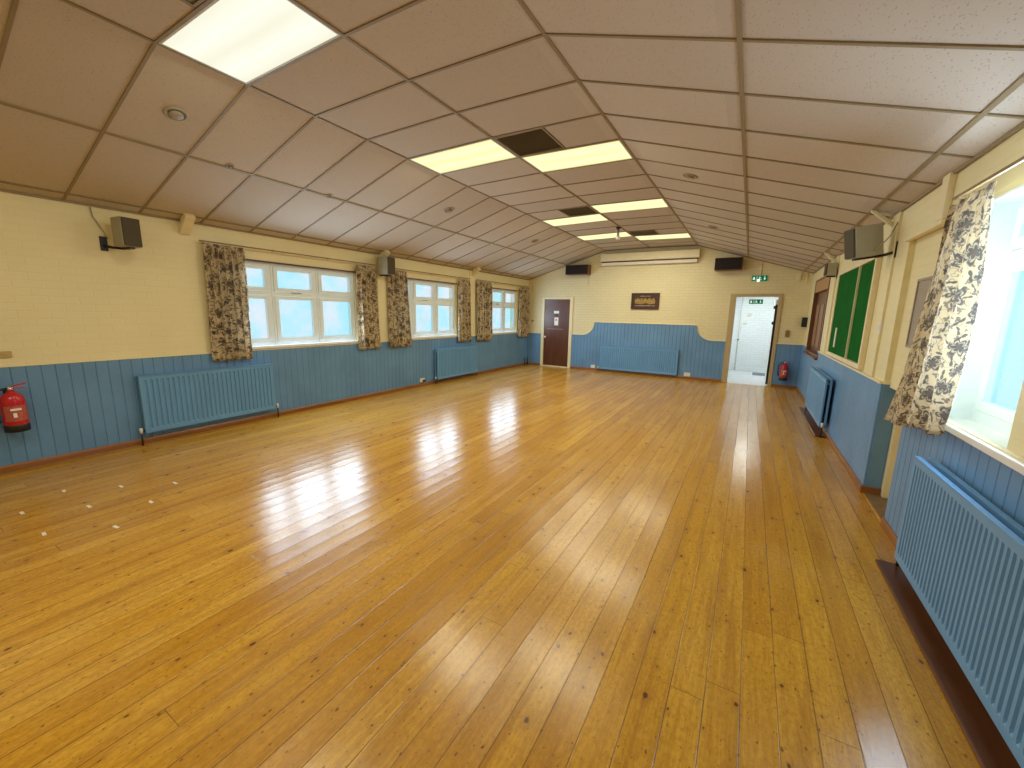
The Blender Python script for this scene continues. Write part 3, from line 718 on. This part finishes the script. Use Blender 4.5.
for (r, c, half), lb in zip(VENTS, VL):
    xa = colx[c] + (0.6 if half else 0.0); cx, cy = xa + 0.3, Y0 + .6 * r + .3; cz = zpt(cx)
    t_ = thing('ceiling_vent', lb, 'vent', (cx, cy, cz), 0, 'square ceiling vents')
    f = MB(); h_ = 0.288
    for q in (((-h_, -h_), (h_, -h_ + .02)), ((-h_, h_ - .02), (h_, h_)), ((-h_, -h_ + .02), (-h_ + .02, h_ - .02)), ((h_ - .02, -h_ + .02), (h_, h_ - .02))): f.box((*q[0], -0.004), (*q[1], 0.03))
    f.build('frame', 'grid_bar', t_)
    s_ = MB()
    for kk in range(21): s_.obox((-h_ + 0.03 + kk * 0.0258, 0, 0.014), (1, 0, 0.9), (0, 1, 0), (-0.9, 0, 1), 0.011, h_ - .02, 0.0012)
    s_.build('louvre', 'speaker_case' if r < 0 else 'louvre_dark', t_); mbox('backing', (-h_, -h_, 0.03), (h_, h_, 0.034), 'dark_void', t_)
# round fittings on the slopes
def on_slope(x, y, side): return (x, y, ZC - ((XA - x) if side < 0 else (x - XC)) * math.tan(TH) + 0.004)
def disc(name, label, x, y, side, r, kind):
    o = thing(name, label, 'ceiling fitting', on_slope(x, y, side)); o.rotation_euler = (0, -TH * (1 if side < 0 else -1), 0)
    m = MB(); m.lathe([(r, 0), (r, -0.008), (r * 0.82, -0.014), (r * 0.78, -0.006), (r * 0.2, -0.004)], n=28); m.build('rim', 'frame_grey' if kind != 'speaker' else 'speaker_case', o)
    if kind == 'speaker':
        m = MB(); m.lathe([(r * .62, -0.004), (r * .60, -0.022), (r * .3, -0.03), (0.001, -0.031)], n=28); m.build('cone', 'frame_grey', o)
    else:
        m = MB(); m.lathe([(r * .6, -0.004), (r * .5, -0.016), (0.001, -0.018)], n=20); m.build('centre', 'brown_plastic', o)
disc('ceiling_speaker', 'round ceiling fitting with raised centre beside the large near light', -4.376, 1.791, -1, 0.085, 'speaker')
disc('ceiling_sensor', 'small round hole fitting on the left ceiling slope, nearest the wall speaker', -4.859, 2.42, -1, 0.035, 'dot')
disc('ceiling_sensor', 'faint round fitting on the left ceiling slope above the first window', -4.883, 3.596, -1, 0.045, 'dot')
disc('ceiling_sensor', 'dark round fitting on left ceiling slope below the second nearest light', -4.358, 5.391, -1, 0.085, 'dot')
disc('ceiling_sensor', 'farthest round fitting on the left ceiling slope', -4.368, 8.436, -1, 0.095, 'dot')
disc('ceiling_sensor', 'oval-looking fitting on the right ceiling slope, nearer of two', -0.786, 5.399, 1, 0.09, 'dot')
disc('ceiling_sensor', 'fitting on the right ceiling slope, farther of two', -0.764, 8.479, 1, 0.09, 'dot')
t_ = thing('pendant_mount', 'short white pendant pole hanging from the ceiling between far lights', 'pendant', (-2.58, 8.75, zpt(-2.58)))
m = MB(); m.lathe([(0.05, 0.0), (0.05, -0.02), (0.02, -0.05)], n=16); m.build('ceiling_plate', 'black_metal', t_)
m = MB(); m.lathe([(0.022, -0.04), (0.026, -0.17), (0.03, -0.19)], n=14); m.build('pole', 'speaker_case', t_)
m = MB(); m.lathe([(0.03, -0.18), (0.045, -0.20), (0.045, -0.235), (0.02, -0.25)], n=16); m.build('end_cap', 'white_plastic', t_)

# ------------------------------------------------------------------ radiators
def radiator(label, loc, rz, L, zb, zt, df, db, pitch, n_valve=(1, 1), grp='blue panel radiators'):
    """local x along wall 0..L, y into room"""
    t_ = thing('radiator', label, 'radiator', loc, rz, grp)
    def panel(y0, y1, name):
        mb = MB(); us = []; mrg = 0.035; nfl = int((L - 2 * mrg) / pitch); p = (L - 2 * mrg) / nfl
        us = [(0, y1 - 0.006), (0.004, y1), (mrg, y1)]
        for i in range(nfl):
            a = mrg + i * p; us += [(a + p * .22, y1), (a + p * .36, y1 - 0.013), (a + p * .64, y1 - 0.013), (a + p * .78, y1)]
        us += [(L - 0.004, y1), (L, y1 - 0.006)]
        hs = [(zb, 0), (zb + 0.045, 0), (zb + 0.062, 1), (zt - 0.062, 1), (zt - 0.045, 0), (zt - 0.008, 0)]
        nn = len(us)
        for (z, fl_) in hs:
            for (u, y) in us: mb.v.append((u, y if fl_ else (y1 if 0.003 < u < L - 0.003 else y1 - 0.006), z))
        for i in range(len(hs) - 1):
            for k_ in range(nn - 1): mb.face((i * nn + k_, i * nn + k_ + 1, (i + 1) * nn + k_ + 1, (i + 1) * nn + k_), 0, False)
        mb.box((0, y0, zb), (L, y0 + 0.004, zt - 0.008)); mb.box((0.0, y0, zt - 0.012), (L, y1, zt)); mb.box((0, y0, zb), (L, y1 - 0.001, zb + 0.004))
        mb.box((0, y0, zb), (0.004, y1 - 0.006, zt)); mb.box((L - 0.004, y0, zb), (L, y1 - 0.006, zt))
        mb.build(name, 'blue_radiator', t_)
    panel(df - 0.028, df, 'front_panel'); panel(db, db + 0.028, 'back_panel')
    for zz in (zb + 0.05, zt - 0.06):
        for uu in (0.03, L - 0.03): m = MB(); m.tube([(uu, db + 0.02, zz), (uu, df - 0.02, zz)], 0.016); m.build('connecting_tube', 'blue_radiator', t_)
    for uu in (L * 0.15, L * 0.85): mbox('wall_bracket', (uu - 0.015, 0.003, zb + 0.05), (uu + 0.015, db + 0.004, zt - 0.04), 'blue_radiator', t_)
    yv = (df + db) / 2 + 0.01
    for e, on in zip((0, 1), n_valve):
        if not on: continue
        ux = -0.035 if e == 0 else L + 0.035; s = 1 if e == 0 else -1
        m = MB(); m.tube([(ux, yv, 0.0), (ux, yv, zb + 0.02)], 0.009); m.tube([(ux, yv, zb + 0.03), (ux + s * 0.045, yv, zb + 0.03)], 0.011)
        po = m.build('pipe', 'black_metal', t_)
        m = MB(); m.lathe([(0.012, zb), (0.016, zb + 0.03), (0.017, zb + 0.035), (0.017, zb + 0.062), (0.012, zb + 0.068)], (ux, yv, 0), n=14); m.build('valve', 'white_plastic', po)
    return t_
radiator('blue radiator just right of the fire extinguisher and below the floral curtain', (XL, 3.375, 0), RL, 1.555, 0.145, 0.832, 0.10, 0.035, 0.052)
radiator('blue radiator on the left wall under the second window', (XL, 8.62, 0), RL, 1.55, 0.10, 0.80, 0.13, 0.035, 0.052)
radiator('blue radiator on the far wall beneath the wooden plaque', (-1.56, D, 0), RF, 2.16, 0.08, 0.765, 0.10, 0.035, 0.055, (0, 1))
radiator('blue double radiator on the right wall below the green noticeboard', (XR, 7.02, 0), RR, 1.72, 0.145, 0.83, 0.134, 0.05, 0.05)
radiator('long blue double radiator below the deep white window', (XR, 1.35, 0), RR, 2.09, 0.10, 0.81, 0.134, 0.045, 0.044, (0, 1))
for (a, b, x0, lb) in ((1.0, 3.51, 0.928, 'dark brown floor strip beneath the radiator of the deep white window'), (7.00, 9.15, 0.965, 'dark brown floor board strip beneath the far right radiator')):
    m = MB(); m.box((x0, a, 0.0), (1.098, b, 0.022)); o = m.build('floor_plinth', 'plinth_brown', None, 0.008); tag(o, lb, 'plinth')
t_ = thing('wall_pipes', 'two short black pipes by the far left corner', 'pipe', (XL + 0.04, 11.46, 0))
m = MB(); m.tube([(0.03, -0.1, 0), (0.03, -0.1, 0.24)], 0.012); m.build('pipe', 'black_metal', t_)
m = MB(); m.tube([(0.03, 0.1, 0), (0.03, 0.1, 0.24)], 0.012); m.build('pipe', 'black_metal', t_)

# ------------------------------------------------------------------ curtains
def curtain(label, loc, rz, top, bot, zt, zb, folds, amp, grp, lean=0.0, wmul=1.55, seed=0, yb=0.0, nz=26, slant=0.0):
    """local x along wall; top=(x0,x1), bot=(x0,x1) extents"""
    rnd = random.Random(seed); nx = folds * 14
    ph = [rnd.uniform(-0.5, 0.5) for _ in range(folds + 2)]; am = [rnd.uniform(0.65, 1.2) for _ in range(folds + 2)]
    me = bpy.data.meshes.new('curtain'); vs, fs, uvs = [], [], []
    for j in range(nz + 1):
        q = j / nz
        g = q ** 1.25
        x0 = top[0] + (bot[0] - top[0]) * g; x1 = top[1] + (bot[1] - top[1]) * g
        for i in range(nx + 1):
            s = i / nx; z = zt + (zb + slant * (1 - s) - zt) * q; f_ = s * folds; k_ = int(min(f_, folds - 1e-6)); a_ = am[k_] * (1 - (f_ - k_)) + am[k_ + 1] * (f_ - k_)
            pinch = min(1.0, q * 9.0 + 0.35)
            wv = math.sin(2 * PI * (f_ + 0.12 * math.sin(q * 4 + seed)) + ph[k_] * 0.0)
            wv2 = 0.30 * math.sin(2 * PI * f_ * 2.3 + 1.7 * q + seed)
            y = yb + lean * q + amp * a_ * pinch * (wv + wv2)
            x = x0 + (x1 - x0) * s + amp * 0.45 * math.cos(2 * PI * f_) * pinch * (0 if s in (0, 1) else 1)
            zz = z + (0.008 * math.sin(2 * PI * f_ * 0.7 + seed) if j == nz else 0)
            vs.append((x, y, zz)); uvs.append((s * (bot[1] - bot[0]) * wmul + seed * 3.1, zz + seed * 1.7))
    for j in range(nz):
        for i in range(nx):
            a = j * (nx + 1) + i; fs.append((a, a + 1, a + nx + 2, a + nx + 1))
    me.from_pydata(vs, [], fs); ul = me.uv_layers.new(name='UVMap')
    for l in me.loops: ul.data[l.index].uv = uvs[l.vertex_index]
    for p in me.polygons: p.use_smooth = True
    me.materials.append(M['curtain_cloth'])
    o = bpy.data.objects.new('curtain', me); COL.objects.link(o); o.location = loc; o.rotation_euler = (0, 0, rz); tag(o, label, 'curtain', grp)
    md = o.modifiers.new('solid', 'SOLIDIFY'); md.thickness = 0.003
    return o
RODY = 0.085
def L_(a, b): return (-b, -a)
cspec = [((2.64, 3.12), (2.62, 3.12), 2.455, 0.935, 6, 'floral curtain at the left end of the first window'),
         ((4.97, 5.40), (4.98, 5.47), 2.44, 0.935, 4, 'floral curtain at the right end of the first window, left of the middle speaker'),
         ((5.72, 6.20), (5.70, 6.30), 2.43, 0.925, 5, 'floral curtain at left end of second window, right of the middle speaker'),
         ((7.95, 8.36), (7.90, 8.40), 2.42, 0.92, 4, 'floral curtain at the right end of the second window'),
         ((8.69, 9.35), (8.71, 9.38), 2.44, 0.90, 6, 'floral curtain at the left end of the farthest window'),
         ((10.94, 11.50), (10.88, 11.56), 2.42, 0.92, 5, 'floral curtain in the far left corner of the hall')]
for i, (tp, bt_, zt, zb, nf, lb) in enumerate(cspec):
    curtain(lb, (XL, 0, 0), RL, L_(*tp), L_(*bt_), zt, zb, nf, 0.030, 'floral curtains', seed=i + 1, yb=RODY, lean=0.0)
curtain('long floral curtain beside the deep white window, partly lit from behind', (XR, 0, 0), RR, (3.10, 3.64), (3.06, 4.10), 2.365, 0.89, 3, 0.036, 'floral curtains', seed=9, slant=0.145, yb=0.135, lean=0.015, wmul=1.25, nz=40)
def rod(label, loc, rz, a, b, z, y, bm_='cream_gloss'):
    t_ = thing('curtain_rail', label, 'curtain rail', loc, rz, 'curtain rails')
    mbox('rail', (a, y - 0.012, z - 0.009), (b, y + 0.004, z + 0.009), 'brown_plastic', t_, 0.003)
    n = max(2, int((b - a) / 0.9) + 1)
    for i in range(n):
        x = a + 0.06 + (b - a - 0.12) * i / (n - 1); m = MB(); m.box((x - 0.012, 0, z - 0.012), (x + 0.012, y, z + 0.004)); m.box((x - 0.018, 0, z - 0.035), (x + 0.018, 0.006, z + 0.03)); m.build('bracket', bm_, t_)
rod('thin brown curtain rail over the first left window', (XL, 0, 0), RL, -5.42, -2.60, 2.475, RODY)
rod('thin brown curtain rail over the second left window', (XL, 0, 0), RL, -8.38, -5.70, 2.462, RODY)
rod('thin brown curtain rail over the farthest left window', (XL, 0, 0), RL, -11.54, -8.68, 2.465, RODY)
rod('brown curtain rail over the near right window', (XR, 0, 0), RR, 1.6, 3.66, 2.405, 0.13, 'brown_plastic')

# ------------------------------------------------------------------ speakers
def wall_speaker(label, loc, rz, w_, d_, h_, yaw, off, cable, tilt=0.0, cable_pts=None, bx=0.0):
    """local x along wall, y into room. cabinet centre at off"""
    t_ = thing('wall_speaker', label, 'speaker', loc, rz, 'square wall speakers')
    hold = MB(); c = Vector(off); R3 = Matrix.Rotation(yaw, 3, 'Z') @ Matrix.Rotation(tilt, 3, 'X')
    ax, ay, az = R3 @ Vector((1, 0, 0)), R3 @ Vector((0, 1, 0)), R3 @ Vector((0, 0, 1))
    hold.obox(c, ax, ay, az, w_ / 2, d_ / 2, h_ / 2); hold.build('cabinet', 'speaker_case', t_, 0.006)
    g = MB(); g.obox(c + ay * (d_ / 2 + 0.008), ax, ay, az, w_ / 2 - 0.008, 0.010, h_ / 2 - 0.008); g.build('grille', 'speaker_grille', t_, 0.004)
    b = MB(); p = c - az * (h_ / 2 + 0.012)
    b.obox(p, ax, ay, az, 0.02, d_ * 0.42, 0.009)
    pa = p - ay * (d_ * 0.4); pw = Vector((c.x * 0.3 + bx, 0.02, pa.z + 0.02))
    b.tube([pa, pa.lerp(pw, 0.5) - Vector((0, 0, 0.004)), pw], 0.014, 8)
    b.box((pw.x - 0.03, 0, pw.z - 0.05), (pw.x + 0.03, 0.014, pw.z + 0.10)); b.build('bracket', 'black_metal', t_)
    if cable_pts:
        m = MB(); m.tube(cable_pts, 0.006, 6); m.build('cable', 'speaker_case', t_)
    return t_
wall_speaker('grey wall speaker on a black bracket, high on the left wall before the first window', (XL, 1.85, 0), RL, 0.17, 0.20, 0.30, 0.10, (0.0, 0.25, 2.425), None, 0.0,
             [(0.20, 0.02, 2.67), (0.19, 0.02, 2.58), (0.13, 0.03, 2.45), (0.10, 0.04, 2.36)], 0.13)
wall_speaker('grey wall speaker between the first and second left windows', (XL, 5.56, 0), RL, 0.22, 0.22, 0.32, 0.15, (0.0, 0.20, 2.47), None)
wall_speaker('large grey wall speaker on a long black arm above the green noticeboard', (XR, 5.30, 0), RR, 0.17, 0.235, 0.295, 0.33, (0.10, 0.235, 2.425), None, -0.16,
             [(0.03, 0.02, 2.58), (-0.02, 0.07, 2.45), (0.0, 0.13, 2.36), (0.04, 0.16, 2.33)])
wall_speaker('small grey wall speaker near the serving hatch on the right wall', (XR, 8.45, 0), RR, 0.14, 0.12, 0.20, 0.1, (0.0, 0.09, 2.455), None)
def cab_speaker(label, cx, z0, z1, w_):
    t_ = thing('cabinet_speaker', label, 'speaker', (cx, D, 0), RF, 'long black speakers on the far wall')
    mbox('cabinet', (-w_ / 2, 0.02, z0), (w_ / 2, 0.26, z1), 'speaker_wood', t_, 0.004)
    mbox('grille', (-w_ / 2 + 0.02, 0.26, z0 + 0.012), (w_ / 2 - 0.008, 0.275, z1 - 0.012), 'black_cloth', t_, 0.004)
    mbox('bracket', (-0.15, 0.0, z0 + 0.05), (0.15, 0.02, z1 - 0.05), 'black_metal', t_)
cab_speaker('long black speaker with wooden side, left of the projector screen casing', -4.50, 2.79, 3.06, 0.70)
cab_speaker('long black speaker right of the projector screen casing', -0.60, 2.79, 3.08, 0.60)

# ------------------------------------------------------------------ projector screen casing
t_ = thing('projector_screen', 'rolled up white projector screen casing below the ceiling on the far wall', 'projector screen', (-2.56, D, 0), RF)
m = MB(); prof = [(0.003, 3.13), (0.13, 3.13), (0.15, 3.15), (0.15, 3.33), (0.13, 3.345), (0.003, 3.345)]
m.prism(prof, lambda p, q, w2: (w2, p, q), -1.28, 1.28); m.build('casing', 'cream_gloss', t_, 0.003)
mbox('slot', (-1.26, 0.02, 3.105), (1.26, 0.12, 3.13), 'black_metal', t_)
m = MB(); m.box((-1.24, 0.03, 3.02), (1.27, 0.11, 3.10)); m.build('bottom_bar', 'screen_white', t_, 0.008)
m = MB(); m.tube([(0.0, 0.12, 3.04), (0.02, 0.13, 3.005), (-0.02, 0.13, 3.0), (-0.04, 0.12, 3.03)], 0.007, 6); m.build('pull_loop', 'white_plastic', t_)

# ------------------------------------------------------------------ plaque
t_ = thing('plaque', 'dark wooden memorial plaque with gold relief on the far wall', 'plaque', (-2.555, D, 2.043), RF)
mbox('board', (-0.345, 0, -0.195), (0.345, 0.02, 0.195), 'plaque_wood', t_)
m = MB(); 
for q in (((-0.375, -0.222), (0.375, -0.175)), ((-0.375, 0.175), (0.375, 0.222)), ((-0.375, -0.175), (-0.325, 0.175)), ((0.325, -0.175), (0.375, 0.175))): m.box((q[0][0], 0, q[0][1]), (q[1][0], 0.035, q[1][1]))
m.build('frame', 'plaque_wood', t_, 0.006)
rnd = random.Random(4); m = MB(); N = 30
top = [(-0.27 + 0.54 * i / N, 0.02 + 0.055 * abs(math.sin(i * 0.55)) + rnd.uniform(0, 0.02)) for i in range(N + 1)]
m.prism(top + [(0.27, -0.06), (0.1, -0.085), (-0.02, -0.05), (-0.12, -0.085), (-0.27, -0.06)], lambda u, v, w2: (u, w2, v), 0.02, 0.034); m.build('relief', 'gold', t_)
for (zc_, x0, x1, hh) in ((0.135, -0.13, 0.13, 0.010), (-0.122, -0.27, 0.27, 0.016)):
    m = MB(); x = x0
    while x < x1:
        wd = rnd.uniform(0.008, 0.02); m.box((x, 0.02, zc_ - hh * rnd.uniform(.6, 1)), (x + wd, 0.025, zc_ + hh * rnd.uniform(.6, 1))); x += wd + rnd.uniform(0.004, 0.012)
    m.build('lettering', 'pewter', t_)

# ------------------------------------------------------------------ green noticeboard with sliding doors
t_ = thing('noticeboard', 'green felt noticeboard with cream frame and sliding panels beside the serving hatch', 'noticeboard', (XR, 0, 0), RR)
a, b, z0, z1 = 5.76, 7.96, 1.115, 2.365
m = MB(); e = 0.055
m.box((a, 0, z0), (b, 0.05, z0 + e)); m.box((a, 0, z1 - e), (b, 0.05, z1)); m.box((a, 0, z0 + e), (a + e, 0.05, z1 - e)); m.box((b - e, 0, z0 + e), (b, 0.05, z1 - e))
m.build('frame', 'cream_gloss', t_, 0.005)
mbox('felt_panel', (a + e, 0.004, z0 + e), (6.66, 0.020, z1 - e), 'green_felt', t_)
dr = mbox('felt_panel', (6.60, 0.022, z0 + e), (b - e, 0.036, z1 - e), 'green_felt', t_)
mbox('edge_strip', (6.585, 0.020, z0 + e), (6.605, 0.042, z1 - e), 'cream_gloss', dr)
mbox('handle', (7.42, 0.036, 1.26), (7.49, 0.050, 1.54), 'white_plastic', dr, 0.004)

# ------------------------------------------------------------------ serving hatch
t_ = thing('serving_hatch', 'brown wooden serving hatch with roller shutter box on the right wall', 'hatch', (XR, 0, 0), RR)
m = MB(); a, b, z0, z1 = 9.05, 10.92, 0.96, 2.46; e = 0.05
m.box((a, -0.10, z0), (b, 0.03, z0 + e)); m.box((a, -0.10, z1 - e * .6), (b, 0.012, z1)); m.box((a, -0.10, z0 + e), (a + e, 0.012, z1 - e * .6)); m.box((b - e, -0.10, z0 + e), (b, 0.012, z1 - e * .6))
m.build('frame', 'hatch_brown', t_, 0.004)
mbox('shutter_box', (a + e, -0.10, 2.20), (b - e, 0.005, z1 - e * .6), 'wood_shutter', t_, 0.004)
mbox('backing', (a + e, -0.12, z0 + e), (b - e, -0.09, 2.20), 'hatch_brown', t_)
for (p, q) in ((a + e + .01, 9.66), (9.67, 10.27), (10.28, b - e - .01)):
    dd = mbox('door', (p, -0.09, z0 + e + .005), (q, -0.06, 2.19), 'hatch_brown', t_, 0.003)
    mbox('raised_panel', (p + 0.09, -0.06, z0 + 0.14), (q - 0.09, -0.05, 1.95), 'hatch_light', dd, 0.004)
mbox('sill_ledge', (a, 0.0, z0 - 0.03), (b, 0.06, z0), 'hatch_brown', t_, 0.004)

# ------------------------------------------------------------------ fire extinguishers
def extinguisher(label, loc, rz, flip=1):
    t_ = thing('fire_extinguisher', label, 'fire extinguisher', loc, rz, 'red fire extinguishers')
    r = 0.082; y = 0.115
    m = MB(); m.lathe([(r * .93, 0.02), (r, 0.035), (r, 0.30), (r * .92, 0.34), (r * .6, 0.372), (r * .32, 0.385), (r * .32, 0.40)], (0, y, 0), n=28); m.build('cylinder', 'red_paint', t_)
    m = MB(); m.lathe([(r * .9, 0.0), (r * 1.03, 0.004), (r * 1.04, 0.065), (r * 1.0, 0.07)], (0, y, 0), n=28); m.build('base_ring', 'black_metal', t_)
    m = MB(); prof = []; b0 = 0
    for k_ in range(11):
        an = PI / 2 + (k_ / 10 - 0.5) * 2.0; prof.append((math.cos(an) * (r + .0015), y + math.sin(an) * (r + .0015)))
    for (px, py) in prof: m.v += [(px, py, 0.11), (px, py, 0.26)]
    for k_ in range(10): m.face((2 * k_, 2 * k_ + 2, 2 * k_ + 3, 2 * k_ + 1), 0, True)
    lb = m.build('label_panel', 'label_cream', t_)
    m = MB(); m.obox((0, y + r + 0.0012, 0.225), (1, 0, 0), (0, 1, 0), (0, 0, 1), 0.035, 0.003, 0.010); m.obox((0.01, y + r + 0.0012, 0.17), (1, 0, 0), (0, 1, 0), (0, 0, 1), 0.012, 0.003, 0.022); m.build('printed_mark', 'paper', lb)
    m = MB(); m.lathe([(0.02, 0.395), (0.022, 0.43), (0.012, 0.44)], (0, y, 0), n=14); m.build('valve', 'chrome', t_)
    m = MB(); m.obox((flip * 0.045, y, 0.448), (1, 0, 0.25 * flip), (0, 1, 0), (-0.25 * flip, 0, 1), 0.06, 0.011, 0.005); m.obox((flip * 0.04, y, 0.422), (1, 0, 0.05), (0, 1, 0), (0, 0, 1), 0.055, 0.011, 0.005); m.build('lever', 'red_paint', t_, 0.002)
    m = MB(); m.tube([(-flip * 0.015, y, 0.425), (-flip * 0.075, y + 0.005, 0.415), (-flip * 0.118, y + .01, 0.35), (-flip * 0.122, y + .01, 0.22), (-flip * 0.105, y + .005, 0.10)], [0.010, 0.010, 0.010, 0.011, 0.013], 10); m.build('hose', 'black_metal', t_)
    m = MB(); m.box((-0.03, 0, 0.12), (0.03, 0.008, 0.40)); m.box((-0.02, 0, 0.36), (0.02, y - 0.02, 0.375)); m.build('wall_hook', 'black_metal', t_)
    return t_
extinguisher('red fire extinguisher on the left wall beside the wide radiator', (XL + 0.016, 0.86, 0.42), RL, -1)
extinguisher('red fire extinguisher on the far wall right of the open doorway', (0.82, D - 0.016, 0.20), RF, -1)

# ------------------------------------------------------------------ braces (truss ends poking through the ceiling)
def brace(label, p0, p1, r, n=10):
    p0, p1 = Vector(p0), Vector(p1); d = p1 - p0
    m = MB(); m.obox((p0 + p1) / 2, d, (0, 1, 0), Vector((0, 1, 0)).cross(d), d.length / 2, r, r * 0.8)
    tag(m.build('roof_brace', 'cream_gloss', None, 0.01), label, 'brace', 'roof braces')
brace('cream roof brace stub on the left wall before the first window', (XL + 0.20, 2.48, 2.75), (XL - 0.01, 2.48, 2.56), 0.055)
brace('cream roof brace stub above the middle left speaker', (XL + 0.20, 5.60, 2.75), (XL - 0.01, 5.60, 2.58), 0.06)
brace('cream roof brace stub between the second and farthest left windows', (XL + 0.20, 8.58, 2.75), (XL - 0.01, 8.58, 2.58), 0.06)
brace('cream roof brace rising to the ceiling behind the large right speaker', (XR - 0.20, 5.50, 2.745), (XR + 0.01, 5.50, 2.56), 0.022)
brace('cream roof brace above the small speaker by the serving hatch', (XR - 0.19, 8.55, 2.75), (XR + 0.01, 8.55, 2.53), 0.026)

# ------------------------------------------------------------------ sockets, switches, conduits
def socket(label, loc, rz, w_, h_, mat='white_plastic', plug=False, cat='socket', name='wall_socket'):
    t_ = thing(name, label, cat, loc, rz)
    mbox('face_plate', (-w_ / 2, 0, -h_ / 2), (w_ / 2, 0.022, h_ / 2), mat, t_, 0.004)
    if cat == 'socket':
        m = MB()
        for xx in (-w_ * .24, w_ * .24): m.box((xx - .008, 0.022, h_ * .18), (xx + .008, 0.028, h_ * .34))
        m.build('rocker', 'paper', t_)
    else: mbox('rocker', (-w_ * .18, 0.022, -h_ * .2), (w_ * .18, 0.028, h_ * .2), mat, t_, 0.002)
    if plug: m = MB(); m.box((-w_ * .42, 0.022, -h_ * .42), (-0.0, 0.062, h_ * .1)); m.build('plug', 'black_metal', t_, 0.006)
    return t_
socket('yellowed switch plate on the left wall above the fire extinguisher', (XL, 0.89, 1.16), RL, 0.085, 0.06, 'aged_plastic', cat='switch', name='light_switch')
socket('white double socket low on the left wall before the second radiator', (XL + 0.016, 6.66, 0.135), RL, 0.15, 0.085, plug=True)
socket('white double socket on the far wall right of the radiator', (-1.31, D - 0.016, 0.125), RF, 0.16, 0.10)
socket('white socket on the far wall left of the radiator', (-3.93, D - 0.016, 0.12), RF, 0.13, 0.09)
socket('small brownish switch on the far wall beside the open doorway', (0.79, D, 1.30), RF, 0.08, 0.16, 'brown_plastic', cat='switch', name='light_switch')
socket('cream switch below the conduit on the right wall by the green noticeboard', (XR, 5.34, 1.585), RR, 0.09, 0.11, cat='switch', name='light_switch')
socket('small switch on the far wall above boarding in the left corner', (-6.02, D, 1.42), RF, 0.06, 0.05, 'brown_plastic', cat='switch', name='light_switch')
tag(mbox('call_point', (1.03, 11.49, 1.47), (1.134, 11.58, 1.69), 'black_metal', None, 0.006), 'small black box on the right wall beside the serving hatch', 'box')
tag(mbox('junction_box', (0.82, 11.58, 2.52), (0.90, D, 2.70), 'cream_gloss', None, 0.004), 'white vertical junction box high in the far right corner', 'junction box')
def conduit(label, pts, r=0.009):
    m = MB(); m.tube(pts, r, 8); tag(m.build('conduit', 'cream_gloss'), label, 'conduit')
conduit('cream conduit running down the right wall to the switch by the noticeboard', [(XR - 0.012, 5.44, 2.68), (XR - 0.012, 5.42, 2.3), (XR - 0.012, 5.36, 1.95), (XR - 0.012, 5.34, 1.64)])
conduit('cream conduit from the ceiling to the exit sign above the doorway', [(0.10, D - 0.012, 2.95), (0.10, D - 0.012, 2.66)], 0.012)
conduit('thin cream conduit below the left black speaker on the far wall', [(-4.22, D - 0.010, 2.79), (-4.22, D - 0.010, 2.52)], 0.007)
conduit('cream conduit in the far left corner of the hall', [(-6.03, D - 0.012, 2.70), (-6.03, D - 0.012, 2.35)], 0.014)
conduit('cream conduit in the far right corner beside the junction box', [(1.02, D - 0.012, 2.68), (1.02, D - 0.012, 2.48)], 0.014)
tag(mbox('cable_trunking', (XR - 0.04, 4.14, 2.38), (XR, 4.26, 2.685), 'cream_gloss', None, 0.003), 'cream vertical trunking on the right wall above the blocked doorway', 'trunking')
t_ = thing('framed_notice', 'grey framed notice on the blocked doorway behind the near curtain', 'notice', (XR + 0.045, 4.48, 1.72), RR)
mbox('notice_sheet', (-0.16, 0.0, -0.26), (0.16, 0.010, 0.26), 'frame_grey', t_)
m = MB()
for q in (((-0.18, -0.28), (0.18, -0.26)), ((-0.18, 0.26), (0.18, 0.28)), ((-0.18, -0.26), (-0.16, 0.26)), ((0.16, -0.26), (0.18, 0.26))): m.box((q[0][0], 0, q[0][1]), (q[1][0], 0.018, q[1][1]))
m.build('frame', 'frame_grey', t_)

# ------------------------------------------------------------------ tape marks on the floor
tp = [(-4.865, 0.626), (-5.153, 0.92), (-4.579, 0.939), (-4.863, 1.221), (-4.261, 1.239), (-4.551, 1.516), (-4.278, 0.63), (-3.977, 0.936)]
first = None
for (x, y) in tp:
    if first is None:
        m = MB(); m.box((-0.034, -0.010, 0), (0.034, 0.010, 0.0012)); o = first = m.build('tape_mark', 'tape')
    else: o = first.copy(); COL.objects.link(o)
    o.location = (x, y, 0.0004); o.rotation_euler = (0, 0, 0.12 * math.sin(x * 9))
    tag(o, 'small white tape mark stuck on the wooden floor near the left wall', 'tape mark', 'white tape marks on the floor')
